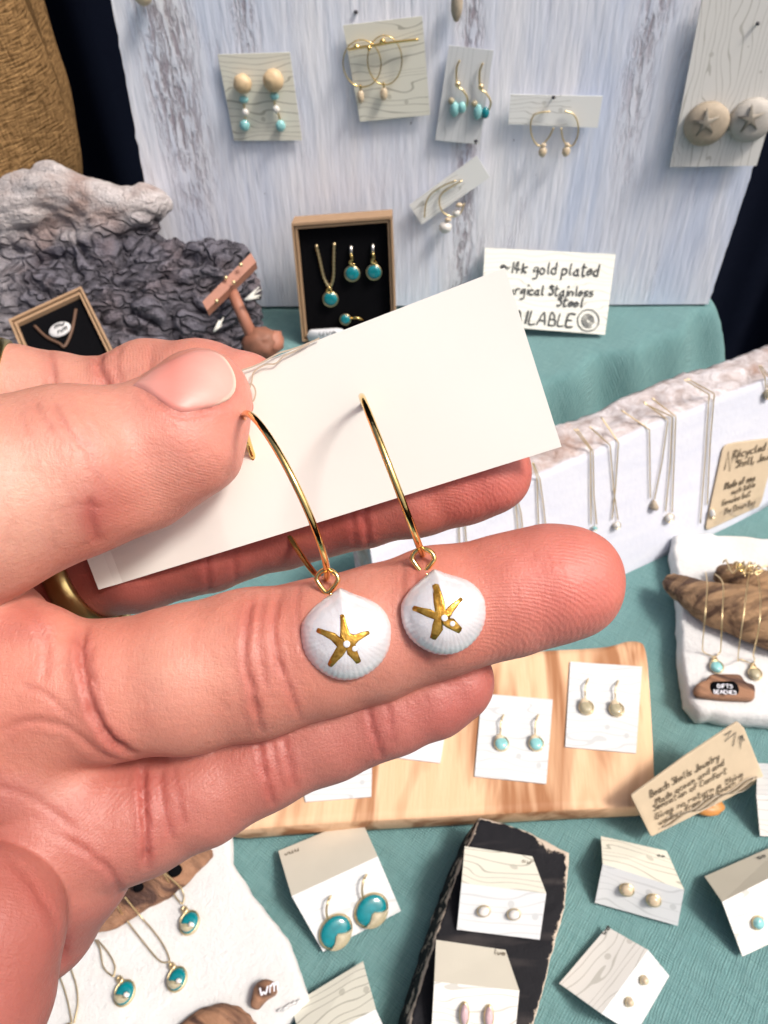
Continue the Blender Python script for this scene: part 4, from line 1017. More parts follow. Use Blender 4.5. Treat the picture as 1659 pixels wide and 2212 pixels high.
# the handwritten sign
def build_sign():
    cs = [(1048, 535), (1330, 549), (1307, 723), (1036, 702)]
    SP_ = Pl(RT.at(1307, 723), BP.n); SP_.x = BP.x; SP_.y = BP.y
    top = BP.at(1330, 549, .002); q = [BP.at(1048, 535, .003), BP.at(1330, 549, .003), RT.at(1307, 723, .001), RT.at(1036, 702, .001)]
    pl = plane3(q[0], q[1], q[2]); pl.x = (q[1] - q[0]).normalized(); pl.y = pl.n.cross(pl.x)
    q[3] = pl.at(1036, 702)
    t = thing('paper_sign', 'pale paper sign with handwriting about gold plated and stainless steel, propped on the board', 'sign', tuple(q[2]))
    vs, fs = slab(q, pl.n, .0006); w_, hh = (q[1] - q[0]).length, (q[3] - q[0]).length
    M('sign_sheet', vs, fs, MAT['signpaper'], t, smooth=False, uv=np.array([(0, hh), (w_, hh), (w_, 0), (0, 0)] * 2))
    def row(txt, x, y, x2, y2, hpx, wpx=3.1):
        o = pl.at(x, y, .0004); e = pl.at(x2, y2, .0004); ux = (e - o).normalized(); s = pl.sc(x, y)
        n_ = sum(3.4 if c == ' ' else max(int(a[0]) for a in GL[c].replace('-', ' ').split()) + 1.5 for c in txt)
        size = (e - o).length / n_ * 6; uy = pl.n.cross(ux); uy = uy * (hpx * s / size)
        writing([(txt, 0)], pl, o, ux, uy, size, wpx * s, h=.0002).put('handwriting', MAT['ink'], t)
    row('~14K gold plated', 1090, 588, 1296, 596, 24); row('Surgical Stainless', 1088, 634, 1284, 640, 20); row('Steel', 1203, 660, 1262, 664, 19); row('AVAILABLE', 1060, 692, 1242, 706, 26, 3.4)
    s = pl.sc(1270, 690); c = pl.at(1271, 692, .0005)
    sp = [c + (pl.x * math.cos(a) + pl.y * math.sin(a)) * (r * s) for a, r in [(i * .35, 3 + i * .24) for i in range(52)]]
    ribbon(sp, pl.n, 2.0 * s).put('spiral_drawing', MAT['ink'], t)
    sp = [c + (pl.x * math.cos(a) + pl.y * math.sin(a)) * (23 * s) + pl.n * .0001 for a in [i * .16 for i in range(41)]]
    ribbon(sp, pl.n, 2.0 * s).put('spiral_drawing', MAT['ink'], t)
    M('ink_blot', *disc(pl, 1087, 577, 7, 0, .0004, 6, n=12), MAT['ink'], t)
build_sign()
# ---------------------------------------------------------------- boxes with black foam
def tray(label, cs, pl, depth, wall, rec, parent_name='gift_box'):
    q = [pl.at(a, b) for a, b in cs]; c = sum(q, Vector()) / 4; n = pl.n
    t = thing(parent_name, label, 'box', tuple(c - n * depth))
    def ring(name, o, i_, h0, h1, mat):
        vs = []
        for h in (h0, h1):
            for k in (o, i_): vs += [c + (p - c) + (c - p).normalized() * 0 + ((c - p).normalized() * k * 1.41) + n * h for p in q]
        fs = []
        for k in range(4):
            k2 = (k + 1) % 4
            fs += [(8 + k, 8 + k2, 12 + k2, 12 + k), (0 + k, 0 + k2, 8 + k2, 8 + k), (4 + k, 12 + k, 12 + k2, 4 + k2), (k, 4 + k, 4 + k2, k2)]
        M(name, vs, fs, mat, t, smooth=False)
    ring('outer_wall', 0, wall, -depth, 0, MAT['kraft']); ring('inner_wall', wall * 1.5, wall * 2.5, -depth * .9, -.0012, MAT['kraft'])
    f = [p + (c - p).normalized() * wall * 2.6 * 1.41 - n * rec for p in q]; vs, fs = slab(f, n, .004); M('foam_insert', vs, fs, MAT['foam'], t, smooth=False)
    bk = [p - n * (depth) for p in q]; vs, fs = slab([p + (c - p) * .02 + n * .001 for p in bk], n, .0008); M('bottom', vs, fs, MAT['kraft'], t, smooth=False)
    return t, Pl(c - n * rec, n)
def boxplane():
    a = RT.at(655, 738, .0005); lean = rad(13); up = (Vector((0, 0, 1)) * math.cos(lean) + Vector((-bx.y, bx.x, 0)) * math.sin(lean))
    n = bx.cross(up); n = n if n.dot(fwd) < 0 else -n; p = Pl(a, n); p.x = bx; p.y = up; return p
b1 = boxplane(); b1t, b1f = tray('tall brown cardboard box with black foam holding a turquoise jewellery set', [(629, 483), (847, 467), (857, 735), (653, 738)], b1, .017, .0014, .006)
b1f.x, b1f.y = b1.x, b1.y
def chainline(pts, r, n=5):                      # chain drawn as small alternating links
    pts = smoothline(pts, 14); vs, fs = [], []; L = [0]
    for i in range(1, len(pts)): L.append(L[-1] + (pts[i] - pts[i - 1]).length)
    k = max(8, int(L[-1] / (r * 1.1))); rs = []; P2 = []
    for j in range(k):
        d = L[-1] * j / (k - 1); i = max(0, min(len(L) - 2, int(np.searchsorted(L, d)) - 1)); t = (d - L[i]) / max(1e-9, L[i + 1] - L[i])
        P2.append(pts[i].lerp(pts[i + 1], t)); rs.append(r * (1.15 if j % 2 else .6))
    return tube(P2, rs, n)
def pend(t, pl, x, y, r, h, kind='turq', ry=None, ang=0.0, n=30):
    """bezel-set round pendant; kind: turq, ocean, white ..."""
    ry = ry or r
    M('bezel', *disc(pl, x, y, r, h, h + .0016, ry, ang, n, [(1, 0), (1.02, .0008), (.98, .0018), (.88, .0018), (.86, .0012)]), MAT['gold_pale'], t)
    mt = {'turq': 'turq', 'ocean': 'turq', 'white': 'pearl', 'sand': 'sand', 'aqua': 'turq_pale', 'grey': 'button_tan'}[kind]
    M('stone', *disc(pl, x, y, r * .87, h + .0010, h + .0034, ry * .87, ang, n), MAT[mt], t)
    if kind == 'ocean':                     # sandy beach along the lower third with a white surf patch
        s = pl.sc(x, y, h); c = pl.at(x, y, h); out = []
        for i in range(15): q = math.pi * (1.1 + .8 * i / 14); out.append(c + pl.x * r * .83 * s * math.cos(q) + pl.y * ry * .83 * s * math.sin(q))
        for i in range(8): u = .76 - 1.52 * i / 7; out.append(c + pl.x * r * s * u + pl.y * ry * s * (-.36 + .16 * math.cos(u * 2.4)))
        M('sand_inlay', *puck(out, pl.n, [(1, .0018), (.99, .0032), (.7, .0040), (.35, .0043)]), MAT['sand'], t)
        M('surf_shell', *ball(pl.at(x + r * .1, y + r * .12, h + .0041), r * .26 * s, r * .24 * s, r * .16 * s, (pl.x, pl.y, pl.n), 12, 8, .3), MAT['pearl'], t)
def jset():
    g = 'turquoise set in the tall box'
    t = thing('necklace', 'gold chain necklace with round turquoise pendant inside the tall black foam box', 'necklace', tuple(b1f.at(713, 645)))
    for pts in ([(683, 528), (691, 562), (700, 600), (712, 622)], [(722, 524), (721, 560), (720, 600), (713, 622)]):
        M('chain', *chainline([b1f.at(a, b, .0012) for a, b in pts], .0011), MAT['gold_pale'], t)
    M('bail', *tube(smoothline([b1f.at(a, b, .003) for a, b in ((712, 620), (706, 628), (712, 634), (716, 628), (712, 622))], 5), .0007, 8), MAT['gold'], t)
    pend(t, b1f, 714, 645, 17, .001)
    for x, y, lb in ((761, 590, 'left'), (808, 587, 'right')):
        t = thing('drop_earring', 'round turquoise drop earring on the %s in the tall black foam box' % lb, 'earring', tuple(b1f.at(x, y)), g)
        M('post', *tube([b1f.at(x - 3, y - 60, .001), b1f.at(x - 2, y - 36, .002)], .0011, 8), MAT['silver'], t)
        M('bail', *tube(smoothline([b1f.at(x + a, y + b, .003) for a, b in ((-3, -40), (0, -30), (-5, -24), (-1, -18), (5, -20))], 5), .0009, 8), MAT['gold'], t)
        pend(t, b1f, x, y, 17, .001)
    t = thing('gem_ring', 'small turquoise ring at the foot of the tall black foam box', 'ring', tuple(b1f.at(748, 688)))
    pend(t, b1f, 746, 689, 12, .002); M('band', *tube([b1f.at(756, 687, .002), b1f.at(770, 686, .003), b1f.at(785, 690, .002)], .0008, 8), MAT['gold'], t)
    lab = [b1.at(*q) for q in ((668, 712), (730, 708), (745, 712), (745, 736), (668, 738), (662, 725))]
    t = thing('paper_label', 'white rounded paper label at the bottom of the tall black foam box', 'label', tuple(lab[4]))
    M('label_sheet', *puck(roundpoly(lab, .004), b1.n, [(1, 0), (.97, .0012)]), MAT['card_plain'], t)
    writing([('uve', 0)], b1, b1.at(690, 724, .0014), b1.x, b1.y, .005, .0004).put('handwriting', MAT['ink'], t)
jset()
# box on the driftwood at the left
a2 = P(18, 690, .418); b2_ = P(175, 618, .428); c2 = P(245, 757, .410)
b2 = plane3(a2, b2_, c2); d2 = P(85, 862, .478)
b2.x = (b2_ - a2).normalized(); b2.y = b2.n.cross(b2.x); b2.y = b2.y if b2.y.dot(upv) > 0 else -b2.y
b2t, b2f = tray('small brown box with black foam tilted beside the driftwood holding a white medallion', [(18, 690), (175, 618), (250, 768), (85, 850)], b2, .016, .0014, .004)
b2f.x, b2f.y = b2.x, b2.y
t = thing('necklace', 'white oval medallion on brown cord in the small box by the driftwood', 'necklace', tuple(b2f.at(130, 713)))
M('medallion', *disc(b2f, 130, 713, 24, .001, .003, 19, n=30), MAT['medal'], t)
M('cord', *tube(smoothline([b2f.at(a, b, .001) for a, b in ((164, 668), (155, 715), (140, 748), (128, 742), (100, 728), (75, 704))], 6), .0009, 8), MAT['cord'], t)
writing([('mw', 0), ('nm', .5)], b2f, b2f.at(119, 710, .0034), b2f.x, b2f.y, .0036, .0005, lead=1.1).put('engraving', MAT['ink'], t)

# ---------------------------------------------------------------- driftwood
def driftwood():
    L = lambda lst: ([cm_m(x, y, d) for x, y, d, r in lst], [r * d / F for x, y, d, r in lst])
    fld = Field((-.30, -.10, -.66), (-.05, .27, -.38), .0019)
    def ch(lst, kin, kout): a, b = L(lst); fld.chain(a, b, kin, kout)
    ch([(-150, 760, .51, 190), (60, 720, .505, 150), (230, 690, .51, 150), (380, 660, .51, 132), (455, 640, .505, 112), (478, 622, .50, 88)], .01, .01)
    ch([(-100, 900, .50, 200), (200, 880, .505, 180), (430, 800, .515, 120), (480, 770, .515, 80)], .01, .02)
    ch([(-140, 600, .52, 150), (0, 560, .52, 95), (60, 540, .515, 80)], .01, .008)
    ch([(30, 530, .505, 62), (75, 470, .50, 66), (130, 440, .498, 72), (215, 470, .495, 62), (270, 472, .492, 44), (315, 448, .490, 34), (338, 442, .490, 22)], .008, .003)
    ch([(90, 560, .50, 60), (180, 540, .49, 48), (260, 515, .49, 36), (320, 480, .49, 22)], .006, .003)
    ch([(285, 560, .512, 62), (230, 600, .51, 90)], .006, .01)
    V, Fa = fld.mesh(); V = relax(V, Fa, 3); N = normals(V, Fa)
    px = CX - V[:, 0] / V[:, 2] * F; py = CY + V[:, 1] / V[:, 2] * F
    tone = np.clip((535 - (px - 60) * .12 - py) / 60, 0, 1) * np.clip((px + 40) / 60, 0, 1); tone = np.clip(.04 + tone + np.clip((60 - px) / 60, 0, 1) * .3, 0, 1)
    disp = np.zeros(len(V)); gr = np.zeros(len(V))
    for i, v in enumerate(V):
        q = Vector(v); wv = mn.noise_vector(q * 16) * .010; u = q + wv
        a = u.x * .55 + u.y * 1.0
        rid = abs(mn.noise(Vector((u.x * 38, u.y * 85, u.z * 45)))); rid2 = abs(mn.noise(Vector((u.x * 95 + 9, u.y * 190, u.z * 110))))
        k = 1.0 - .72 * tone[i]
        g1 = max(0, 1 - rid * 4.5); g2 = max(0, 1 - rid2 * 4)
        disp[i] = k * (-.0065 * g1 - .0026 * g2) + .010 * mn.noise(q * 22) + .0035 * mn.noise(q * 60); gr[i] = k * min(1, g1 * .9 + g2 * .3)
    V = V + N * disp[:, None]
    W = np.array(CAM)[None] + V[:, :1] * np.array(rgt) + V[:, 1:2] * np.array(upv) - V[:, 2:3] * np.array(fwd)
    W[:, 2] = np.maximum(W[:, 2], .0005)
    M('driftwood', W, Fa, MAT['drift'], col={'tone': tone, 'groove': gr}, label='big gnarled grey driftwood log with a pale cap at the left of the stall', cat='driftwood')
def cm_m(px, py, d): return ((px - CX) / F * d, -(py - CY) / F * d, -d)
driftwood()
# burlap sack
def sack():
    Y0 = .66; V = []; UV = []; prof = [(-500, -200), (-60, 10), (0, 40), (150, 95), (280, 135), (370, 150), (480, 156), (700, 160), (900, 150)]
    pp = []
    for (y, x) in prof:
        r = ray(x, y); t = Y0 / r.y; q = CAM + r * t; pp.append((q.x, q.z))
    pp = [p for p in pp if p[1] > -.3]; ax = pp[3][0] - .20; n = 140
    pp = [(p.x, p.y) for p in smoothline([Vector((a, b, 0)) for a, b in pp], 16)]
    for k, (x, z) in enumerate(pp):
        for j in range(n):
            q = 2 * math.pi * j / n; r = max(.01, x - ax) * (1 + .02 * math.sin(q * 9 + z * 20) * (0 if abs(q) < .3 else 1)) + .003 * mn.noise(Vector((q * 3, z * 20, 0)))
            V.append((ax + r * math.cos(q), Y0 + .02 + r * math.sin(q) * .8, z)); UV.append((q * .2, z))
    fs = [(k * n + j, k * n + (j + 1) % n, (k + 1) * n + (j + 1) % n, (k + 1) * n + j) for k in range(len(pp) - 1) for j in range(n)]
    fs.append(tuple(range(n))); fs.append(tuple((len(pp) - 1) * n + j for j in range(n - 1, -1, -1)))
    M('burlap_sack', V, fs, MAT['burlap'], uv=np.array(UV), label='coarse brown burlap sack standing at the upper left behind the driftwood', cat='sack')
sack()
# peg stand
def pegs():
    t = thing('wooden_peg_sign', 'small reddish wooden T-shaped peg stand in front of the driftwood', 'stand', tuple(P(566, 742, .455)))
    A = [P(437, 652, .435), P(542, 546, .445), P(553, 566, .445), P(447, 670, .435)]
    n = (-fwd + upv * .3).normalized(); vs, fs = slab(A, n, .006); M('cross_bar', vs, fs, MAT['copper'], t, smooth=False)
    for q in ((505, 610), (468, 650), (488, 600), (520, 572)): M('peg_end', *ball(P(q[0], q[1], .437), .0012), MAT['gold_pale'], t)
    M('post', *tube([P(498, 622, .447), P(520, 672, .449), P(548, 735, .453)], [.0032, .0034, .0038], 10), MAT['copper'], t)
    M('base_knob', *ball(P(566, 742, .455), .011, .010, .009, (rgt, upv, -fwd), 18, 12, .25), MAT['redbrown'], t)
    M('base_knob', *ball(P(592, 738, .455), .006, .007, .006, (rgt, upv, -fwd), 14, 10, .25), MAT['copper'], t)
pegs()
for (pts, lb) in (([(462, 716), (470, 704), (482, 690)], 'white feather tuft low beside the reddish peg stand'), ([(528, 648), (545, 640), (563, 630)], 'white feather tuft behind the reddish peg stand')):
    b = B(); c = pts
    for k in range(7):
        a = rad(-30 + 10 * k); o = P(c[0][0], c[0][1], .440); d = (P(*c[2], .440) - o); d = d * math.cos(a) * random.uniform(.6, 1.1) + (upv if lb[14] else rgt) * d.length * math.sin(a) * .6
        b.add(tube([o, o + d * .5, o + d], [.0006, .0005, .0002], 5))
    b.put('feather_tuft', MAT['feather'], label=lb, cat='feather')

# ---------------------------------------------------------------- long slab with bark, and its necklaces
def cl(px, py, z=0.0): return T0.at(px, py, z)
sA = cl(838, 1462); sB = cl(1659, 1093, .0); sdir_ = (sB - sA); sdir_.z = 0; sdir_.normalize()
SL = rad(24); sup = (Vector((0, 0, 1)) * math.cos(SL) + Vector((-sdir_.y, sdir_.x, 0)) * math.sin(SL)).normalized()
nS = sdir_.cross(sup); nS = nS if nS.dot(fwd) < 0 else -nS
SP = Pl(sA, nS); SP.x, SP.y = sdir_, sup
def build_slab():
    # white face: bottom outline and top line read on the leaning plane
    bot = [(838, 1462), (1100, 1345), (1351, 1253), (1450, 1200), (1541, 1163), (1600, 1135), (1659, 1093), (1760, 1040)]
    top = [(800, 1186), (1000, 1093), (1130, 1033), (1270, 975), (1400, 915), (1540, 862), (1659, 812), (1790, 760)]
    bot = smoothline([SP.at(*q) for q in bot], 12); top = smoothline([SP.at(*q) for q in top], 12); NL = len(bot); TH = .027
    vs, bk, fs = [], [], []; prof = 34
    for i in range(NL):
        b_, t_ = bot[i], top[i]; H = (t_ - b_).length
        u = i / (NL - 1)
        for j in range(prof):
            v = j / (prof - 1)
            if v < .55: w_ = v / .55; q = b_.lerp(t_, w_); k = max(0, (w_ - .93) / .07) * .5
            elif v < .85:
                w_ = (v - .55) / .3; q = t_ + sup * (math.sin(w_ * math.pi / 2) * .007 * (1 + .2 * math.sin(u * 20))) - nS * (w_ * TH); k = 1.0
            else: w_ = (v - .85) / .15; q = (t_ + sup * .007 - nS * TH).lerp(b_ - nS * TH, w_); k = 1.0
            if k > 0: q = q + (nS * .3 + sup * .7) * (k * (.0045 * mn.noise(q * 60) + .0022 * mn.noise(q * 170) + .0012 * mn.noise(q * 400)))
            vs.append(q); bk.append(k)
    for i in range(NL - 1):
        for j in range(prof): a = i * prof; fs.append((a + j, a + (j + 1) % prof, a + prof + (j + 1) % prof, a + prof + j))
    fs.append(tuple(range(prof))); fs.append(tuple((NL - 1) * prof + j for j in range(prof - 1, -1, -1)))
    fs2 = []
    for f in fs:
        fs2.append(f)
    M('bark_edged_slab', vs, fs2, MAT['slab'], col={'bark': np.array(bk)}, label='long white painted wood slab with rough bark top holding thin necklaces', cat='slab')
build_slab()
def slabneck(label, strands, pe, kind, r=8, ry=None):
    t = thing('necklace', label, 'necklace', tuple(SP.at(pe[0], pe[1])), 'thin gold necklaces hung over the bark slab')
    for st in strands:
        pts = []
        for k, (a, b) in enumerate(st):
            q = SP.at(a, b, .0012)
            if k == 0:
                q = SP.at(st[1][0], st[1][1], .001); ba = SP.at(a, b, .001) ; lift = (q - CAM)
                # start point lies on the bark top: step back along the top
                q = (SP.p - nS * .020); pl = Pl(SP.at(st[1][0], st[1][1]) + sup * .0150, sup); q = pl.at(a, b)
            pts.append(q)
        for i in range(len(pts) - 1): pass
        out = [pts[0]] + [p for p in pts[1:]]
        seg = []
        for i in range(len(out) - 1):
            for j in range(8): seg.append(out[i].lerp(out[i + 1], j / 8))
        seg.append(out[-1]); M('chain', *tube(seg, .00036, 6), MAT['gold_pale'], t)
    x, y = pe
    if kind == 'drop': M('drop', *puck([SP.at(x + a, y + b, .001) for a, b in ((0, -14), (5, -5), (8, 2), (6, 8), (0, 10), (-6, 8), (-8, 2), (-5, -5))], SP.n, [(1, 0), (.9, .002), (.4, .0028)]), MAT['button_tan'], t)
    else: pend(t, SP, x, y, r, .001, kind, ry)
slabneck('necklace with aqua bead on the slab, behind the ring fingertip', [[(1240, 926), (1276, 972), (1276, 1070), (1277, 1132)], [(1246, 926), (1281, 974), (1283, 1070), (1289, 1132)]], (1283, 1140), 'aqua', 5)
slabneck('necklace with crossed strands and round shell, second from the held card', [[(1274, 922), (1318, 962), (1326, 1060), (1335, 1122)], [(1298, 900), (1336, 956), (1330, 1050), (1322, 1122)]], (1331, 1134), 'white', 8)
slabneck('necklace with wide open strands and tan teardrop on the slab', [[(1342, 886), (1403, 928), (1404, 1010), (1405, 1076)], [(1390, 868), (1443, 908), (1430, 1000), (1414, 1078)]], (1411, 1092), 'drop')
slabneck('necklace with round white shell right of the teardrop necklace', [[(1392, 872), (1452, 900), (1448, 1000), (1438, 1104)], [(1408, 860), (1460, 900), (1456, 1000), (1452, 1106)]], (1445, 1118), 'white', 10)
slabneck('necklace with long white bead beside the tan written card', [[(1478, 820), (1532, 852), (1524, 980), (1513, 1130)], [(1484, 818), (1543, 850), (1534, 960), (1528, 1090)]], (1537, 1108), 'white', 6, 11)
slabneck('necklace nearest the held card, its pendant hidden by the ring finger', [[(1150, 1000), (1160, 1032), (1162, 1090), (1164, 1150)], [(1152, 1000), (1166, 1034), (1174, 1090), (1180, 1150)]], (1172, 1158), 'white', 6)
slabneck('necklace showing between the middle and ring fingertips', [[(1100, 1060), (1112, 1080), (1116, 1110), (1119, 1145)], [(1102, 1060), (1118, 1080), (1126, 1110), (1129, 1145)]], (1124, 1155), 'white', 6)
slabneck('necklace on the slab just right of the second hoop earring', [[(985, 1100), (992, 1125), (992, 1150), (993, 1180)], [(988, 1098), (1004, 1125), (1006, 1150), (1008, 1180)]], (1000, 1190), 'white', 6)
slabneck('necklace with yellow bead at the far right end of the slab', [[(1640, 790), (1652, 815), (1654, 830), (1655, 838)], [(1644, 790), (1660, 815), (1659, 830), (1658, 838)]], (1657, 851), 'sand', 9, 12)
def writtencard(name, label, quad, pl, matn, rows, inkn, rounded=.004, extra=None):
    q = [pl.at(a, b, .001) for a, b in quad]; t = thing(name, label, 'sign', tuple(q[-1]))
    M('sign_sheet', *puck(roundpoly(q, rounded), pl.n, [(1, -.0004), (1, .0004), (.97, .0006)]), MAT[matn], t, smooth=False)
    for (txt, x, y, x2, y2, hpx, wpx) in rows:
        o = pl.at(x, y, .0020); e = pl.at(x2, y2, .0020); ux = (e - o).normalized(); s = pl.sc(x, y)
        n_ = sum(3.4 if c == ' ' else (max(int(a[0]) for a in GL[c].replace('-', ' ').split()) if c in GL else 3) + 1.5 for c in txt)
        size = (e - o).length / n_ * 6; uy = pl.n.cross(ux)
        if uy.dot(upv) < 0: uy = -uy
        writing([(txt, 0)], pl, o, ux, uy * (hpx * s / size), size, wpx * s, h=.0002).put('handwriting', MAT[inkn], t)
    return t
wc = writtencard('written_card', 'tan rounded card with brown handwriting leaning on the white slab', [(1562, 962), (1590, 955), (1680, 944), (1642, 1092), (1522, 1147)], SP, 'kraftpaper', [
    ('Recycled Sea', 1583, 990, 1690, 962, 17, 2.5), ('Shell, Jewelry', 1590, 1010, 1690, 984, 17, 2.5), ('Made of sea', 1566, 1056, 1632, 1036, 14, 2.8), ('such table', 1580, 1068, 1632, 1050, 12, 2.2),
    ('Genuine but', 1560, 1092, 1622, 1070, 13, 2.2), ('the Ocean Bay', 1564, 1110, 1632, 1088, 13, 2.2)], 'ink_brown')
for k in range(4):
    z_ = [SP.at(1545 + 12 * i + k * 3, 1128 - k * 6 - 4.6 * i + 4 * math.sin(i * 1.9 + k), .0022) for i in range(9)]; ribbon(smoothline(z_, 4), SP.n, .0005).put('wave_drawing', MAT['ink_pale'], wc)
z_ = [SP.at(a, b, .0022) for a, b in ((1566, 1015), (1574, 975), (1577, 1018), (1586, 978), (1590, 1000), (1600, 970))]; ribbon(z_, SP.n, .0007).put('grass_drawing', MAT['ink_brown'], wc)
# ---------------------------------------------------------------- white felt pads
def pad(label, outline, thick, seed, step=.003, amp=.0012):
    o = jag([T0.at(*q) for q in outline], step, amp, 160, seed)
    wob = lambda q, s: .0004 * mn.noise(q * 120) + .0009 * mn.noise(q * 22)
    pf = [(1, 0), (1.012, thick * .35), (1.004, thick * .75), (.985, thick * .97), (.96, thick), (.9, thick * 1.01)] + [(s, thick * 1.02) for s in (.8, .68, .55, .42, .3, .2, .1)]
    return M('felt_pad', *puck(o, (0, 0, 1), pf, wob), MAT['felt'], label=label, cat='pad')
PT = .012
pad('thick white fluffy pad at the right carrying tan driftwood and two necklaces', [(1446, 1182), (1480, 1175), (1560, 1182), (1680, 1192), (1760, 1200), (1780, 1590), (1659, 1575), (1500, 1562), (1474, 1530), (1462, 1440), (1458, 1330), (1452, 1260), (1443, 1220)], PT, 3)
pad('large white fluffy pad at the lower left with ocean pendants and a frayed edge', [(498, 1790), (508, 1870), (545, 1940), (600, 2005), (634, 2060), (655, 2130), (668, 2165), (560, 2290), (-60, 2330), (-120, 2100), (40, 1900), (250, 1760), (400, 1730), (470, 1740)], .008, 8)
pR = table(PT); pL = table(.008)
b = B()
for i in range(9):
    x = 600 + 5 * i + random.uniform(-3, 3); y = 2185 - 2.2 * i + random.uniform(-2, 2); o = pL.at(x, y, .001); b.add(tube([o, o + Vector((.0018, .0012, .0003)) * random.uniform(.7, 1.3), o + Vector((.0032, .0015, -.0005)) * random.uniform(.6, 1.2)], [.0005, .0004, .0002], 5))
b.put('frayed_fringe', MAT['felt'], label='short white frayed threads at the corner of the lower left pad', cat='fringe')
# driftwood piece on the right pad
def stick(name, label, pts, mat, pl, flat=.6, ns=3, amp=.0025, cat='driftwood'):
    c = smoothline([pl.at(a, b, r * pl.sc(a, b) * flat * .8) for a, b, r in pts], 14); rr = smoothline([Vector((r * pl.sc(a, b), 0, 0)) for a, b, r in pts], 14); n = 40; vs, fs = [], []
    for i, p in enumerate(c):
        t = (c[min(i + 1, len(c) - 1)] - c[max(i - 1, 0)]).normalized(); z = Vector((0, 0, 1)); a = z.cross(t).normalized(); b2v = t.cross(a)
        for j in range(n):
            q = 2 * math.pi * j / n; d = a * math.cos(q) + b2v * math.sin(q) * flat; v = p + d * rr[i].x
            v = v + d * (amp * mn.noise(Vector((v.x * 60, v.y * 60, v.z * 60 + q))) + amp * .6 * abs(mn.noise(Vector((i * .12, q * 4, 3)))) ); vs.append(v)
    for i in range(len(c) - 1):
        for j in range(n): fs.append((i * n + j, i * n + (j + 1) % n, (i + 1) * n + (j + 1) % n, (i + 1) * n + j))
    fs.append(tuple(range(n - 1, -1, -1))); fs.append(tuple((len(c) - 1) * n + j for j in range(n)))
    return M(name, vs, fs, MAT[mat], label=label, cat=cat)
stick('driftwood', 'tan spindle of driftwood lying across the right white pad', [(1436, 1252, 6), (1448, 1256, 17), (1480, 1272, 34), (1540, 1300, 56), (1600, 1322, 66), (1680, 1345, 72), (1780, 1370, 60)], 'driftbrown', pR)
stick('driftwood', 'small tan driftwood knob behind the wrapped spindle', [(1552, 1262, 10), (1570, 1248, 26), (1610, 1250, 32), (1660, 1262, 36), (1740, 1280, 30)], 'driftbrown', table(PT + .004))
def wrapneck(label, strands, pe, kind, plh):
    t = thing('necklace', label, 'necklace', tuple(pR.at(*pe, .001)), 'necklaces wrapped round the tan driftwood')
    for st in strands: M('chain', *tube(smoothline([pR.at(a, b, h) for a, b, h in st], 8), .0003, 6), MAT['gold_pale'], t)
    x, y = pe; pend(t, pR, x, y, 14, .001, kind, 15)
    M('bail', *tube(smoothline([pR.at(x - 3 + a, y - 24 + b, .002) for a, b in ((0, 0), (-4, 6), (0, 12), (4, 6), (0, 0))], 4), .0006, 6), MAT['gold_pale'], t)
wrapneck('necklace with turquoise drop wrapped round the driftwood on the right pad', [[(1524, 1236, .008), (1528, 1262, .020), (1524, 1320, .0245), (1518, 1390, .009), (1520, 1408, .002), (1540, 1418, .002)], [(1545, 1240, .008), (1562, 1262, .021), (1560, 1330, .0245), (1557, 1400, .009), (1554, 1410, .002), (1546, 1418, .002)]], (1547, 1442), 'aqua', 0)
wrapneck('necklace with cream shell drop wrapped round the driftwood at the right edge', [[(1622, 1215, .012), (1615, 1260, .026), (1606, 1330, .027), (1594, 1420, .010), (1600, 1424, .002), (1625, 1434, .002)], [(1630, 1215, .012), (1642, 1280, .027), (1640, 1350, .027), (1628, 1410, .008), (1630, 1424, .002), (1628, 1434, .002)]], (1630, 1457), 'sand', 0)
t = thing('gold_chain', 'tangle of fine gold chain and clasps behind the tan driftwood', 'chain', tuple(pR.at(1610, 1225, .01)))
for k in range(7):
    x0 = random.uniform(1540, 1620); pts = [pR.at(x0 + i * 9 + random.uniform(-8, 8), 1222 + random.uniform(-16, 18) + i * 1.5, .014 + .010 * min(1, i / 3)) for i in range(6)]
    M('chain_strand', *chainline(pts, .0005), MAT['gold_pale'], t)
M('clasp', *tube([pR.at(1600 + 7 * math.cos(a), 1226 + 7 * math.sin(a), .026) for a in [i * .35 for i in range(15)]], .0006, 6), MAT['gold'], t)
t = thing('wooden_name_tag', 'small brown wooden tag with white lettering lying on the right white pad', 'tag', tuple(pR.at(1560, 1510, .001)))
o = [pR.at(a, b, .0015) for a, b in ((1495, 1490), (1508, 1480), (1520, 1478), (1530, 1463), (1596, 1464), (1606, 1482), (1628, 1487), (1626, 1517), (1560, 1514), (1500, 1508))]
M('tag_plate', *puck(roundpoly(o, .002, 3), (0, 0, 1), [(1, 0), (1.01, .002), (.96, .0038), (.8, .004)]), MAT['driftred'], t)
M('dark_inset', *puck(roundpoly([pR.at(a, b, .0052) for a, b in ((1535, 1473), (1588, 1472), (1598, 1490), (1594, 1502), (1538, 1500), (1532, 1486))], .002, 3), (0, 0, 1), [(1, 0), (.97, .0006)]), MAT['foam'], t)
for (tx, x, y, x2, y2, hp_) in (('GIFTS', 1550, 1486, 1584, 1487, 8), ('BEACHES', 1542, 1498, 1592, 1500, 8)):
    o = pR.at(x, y, .0062); e = pR.at(x2, y2, .0062); ux = (e - o).normalized(); s = pR.sc(x, y); n_ = sum(max(int(a[0]) for a in GL[c].replace('-', ' ').split()) + 1.5 for c in tx); size = (e - o).length / n_ * 6
    writing([(tx, 0)], pR, o, ux, Vector((0, 0, 1)).cross(ux) * (hp_ * s / size), size, 1.8 * s, h=.0002).put('lettering', MAT['ink_white'], t)

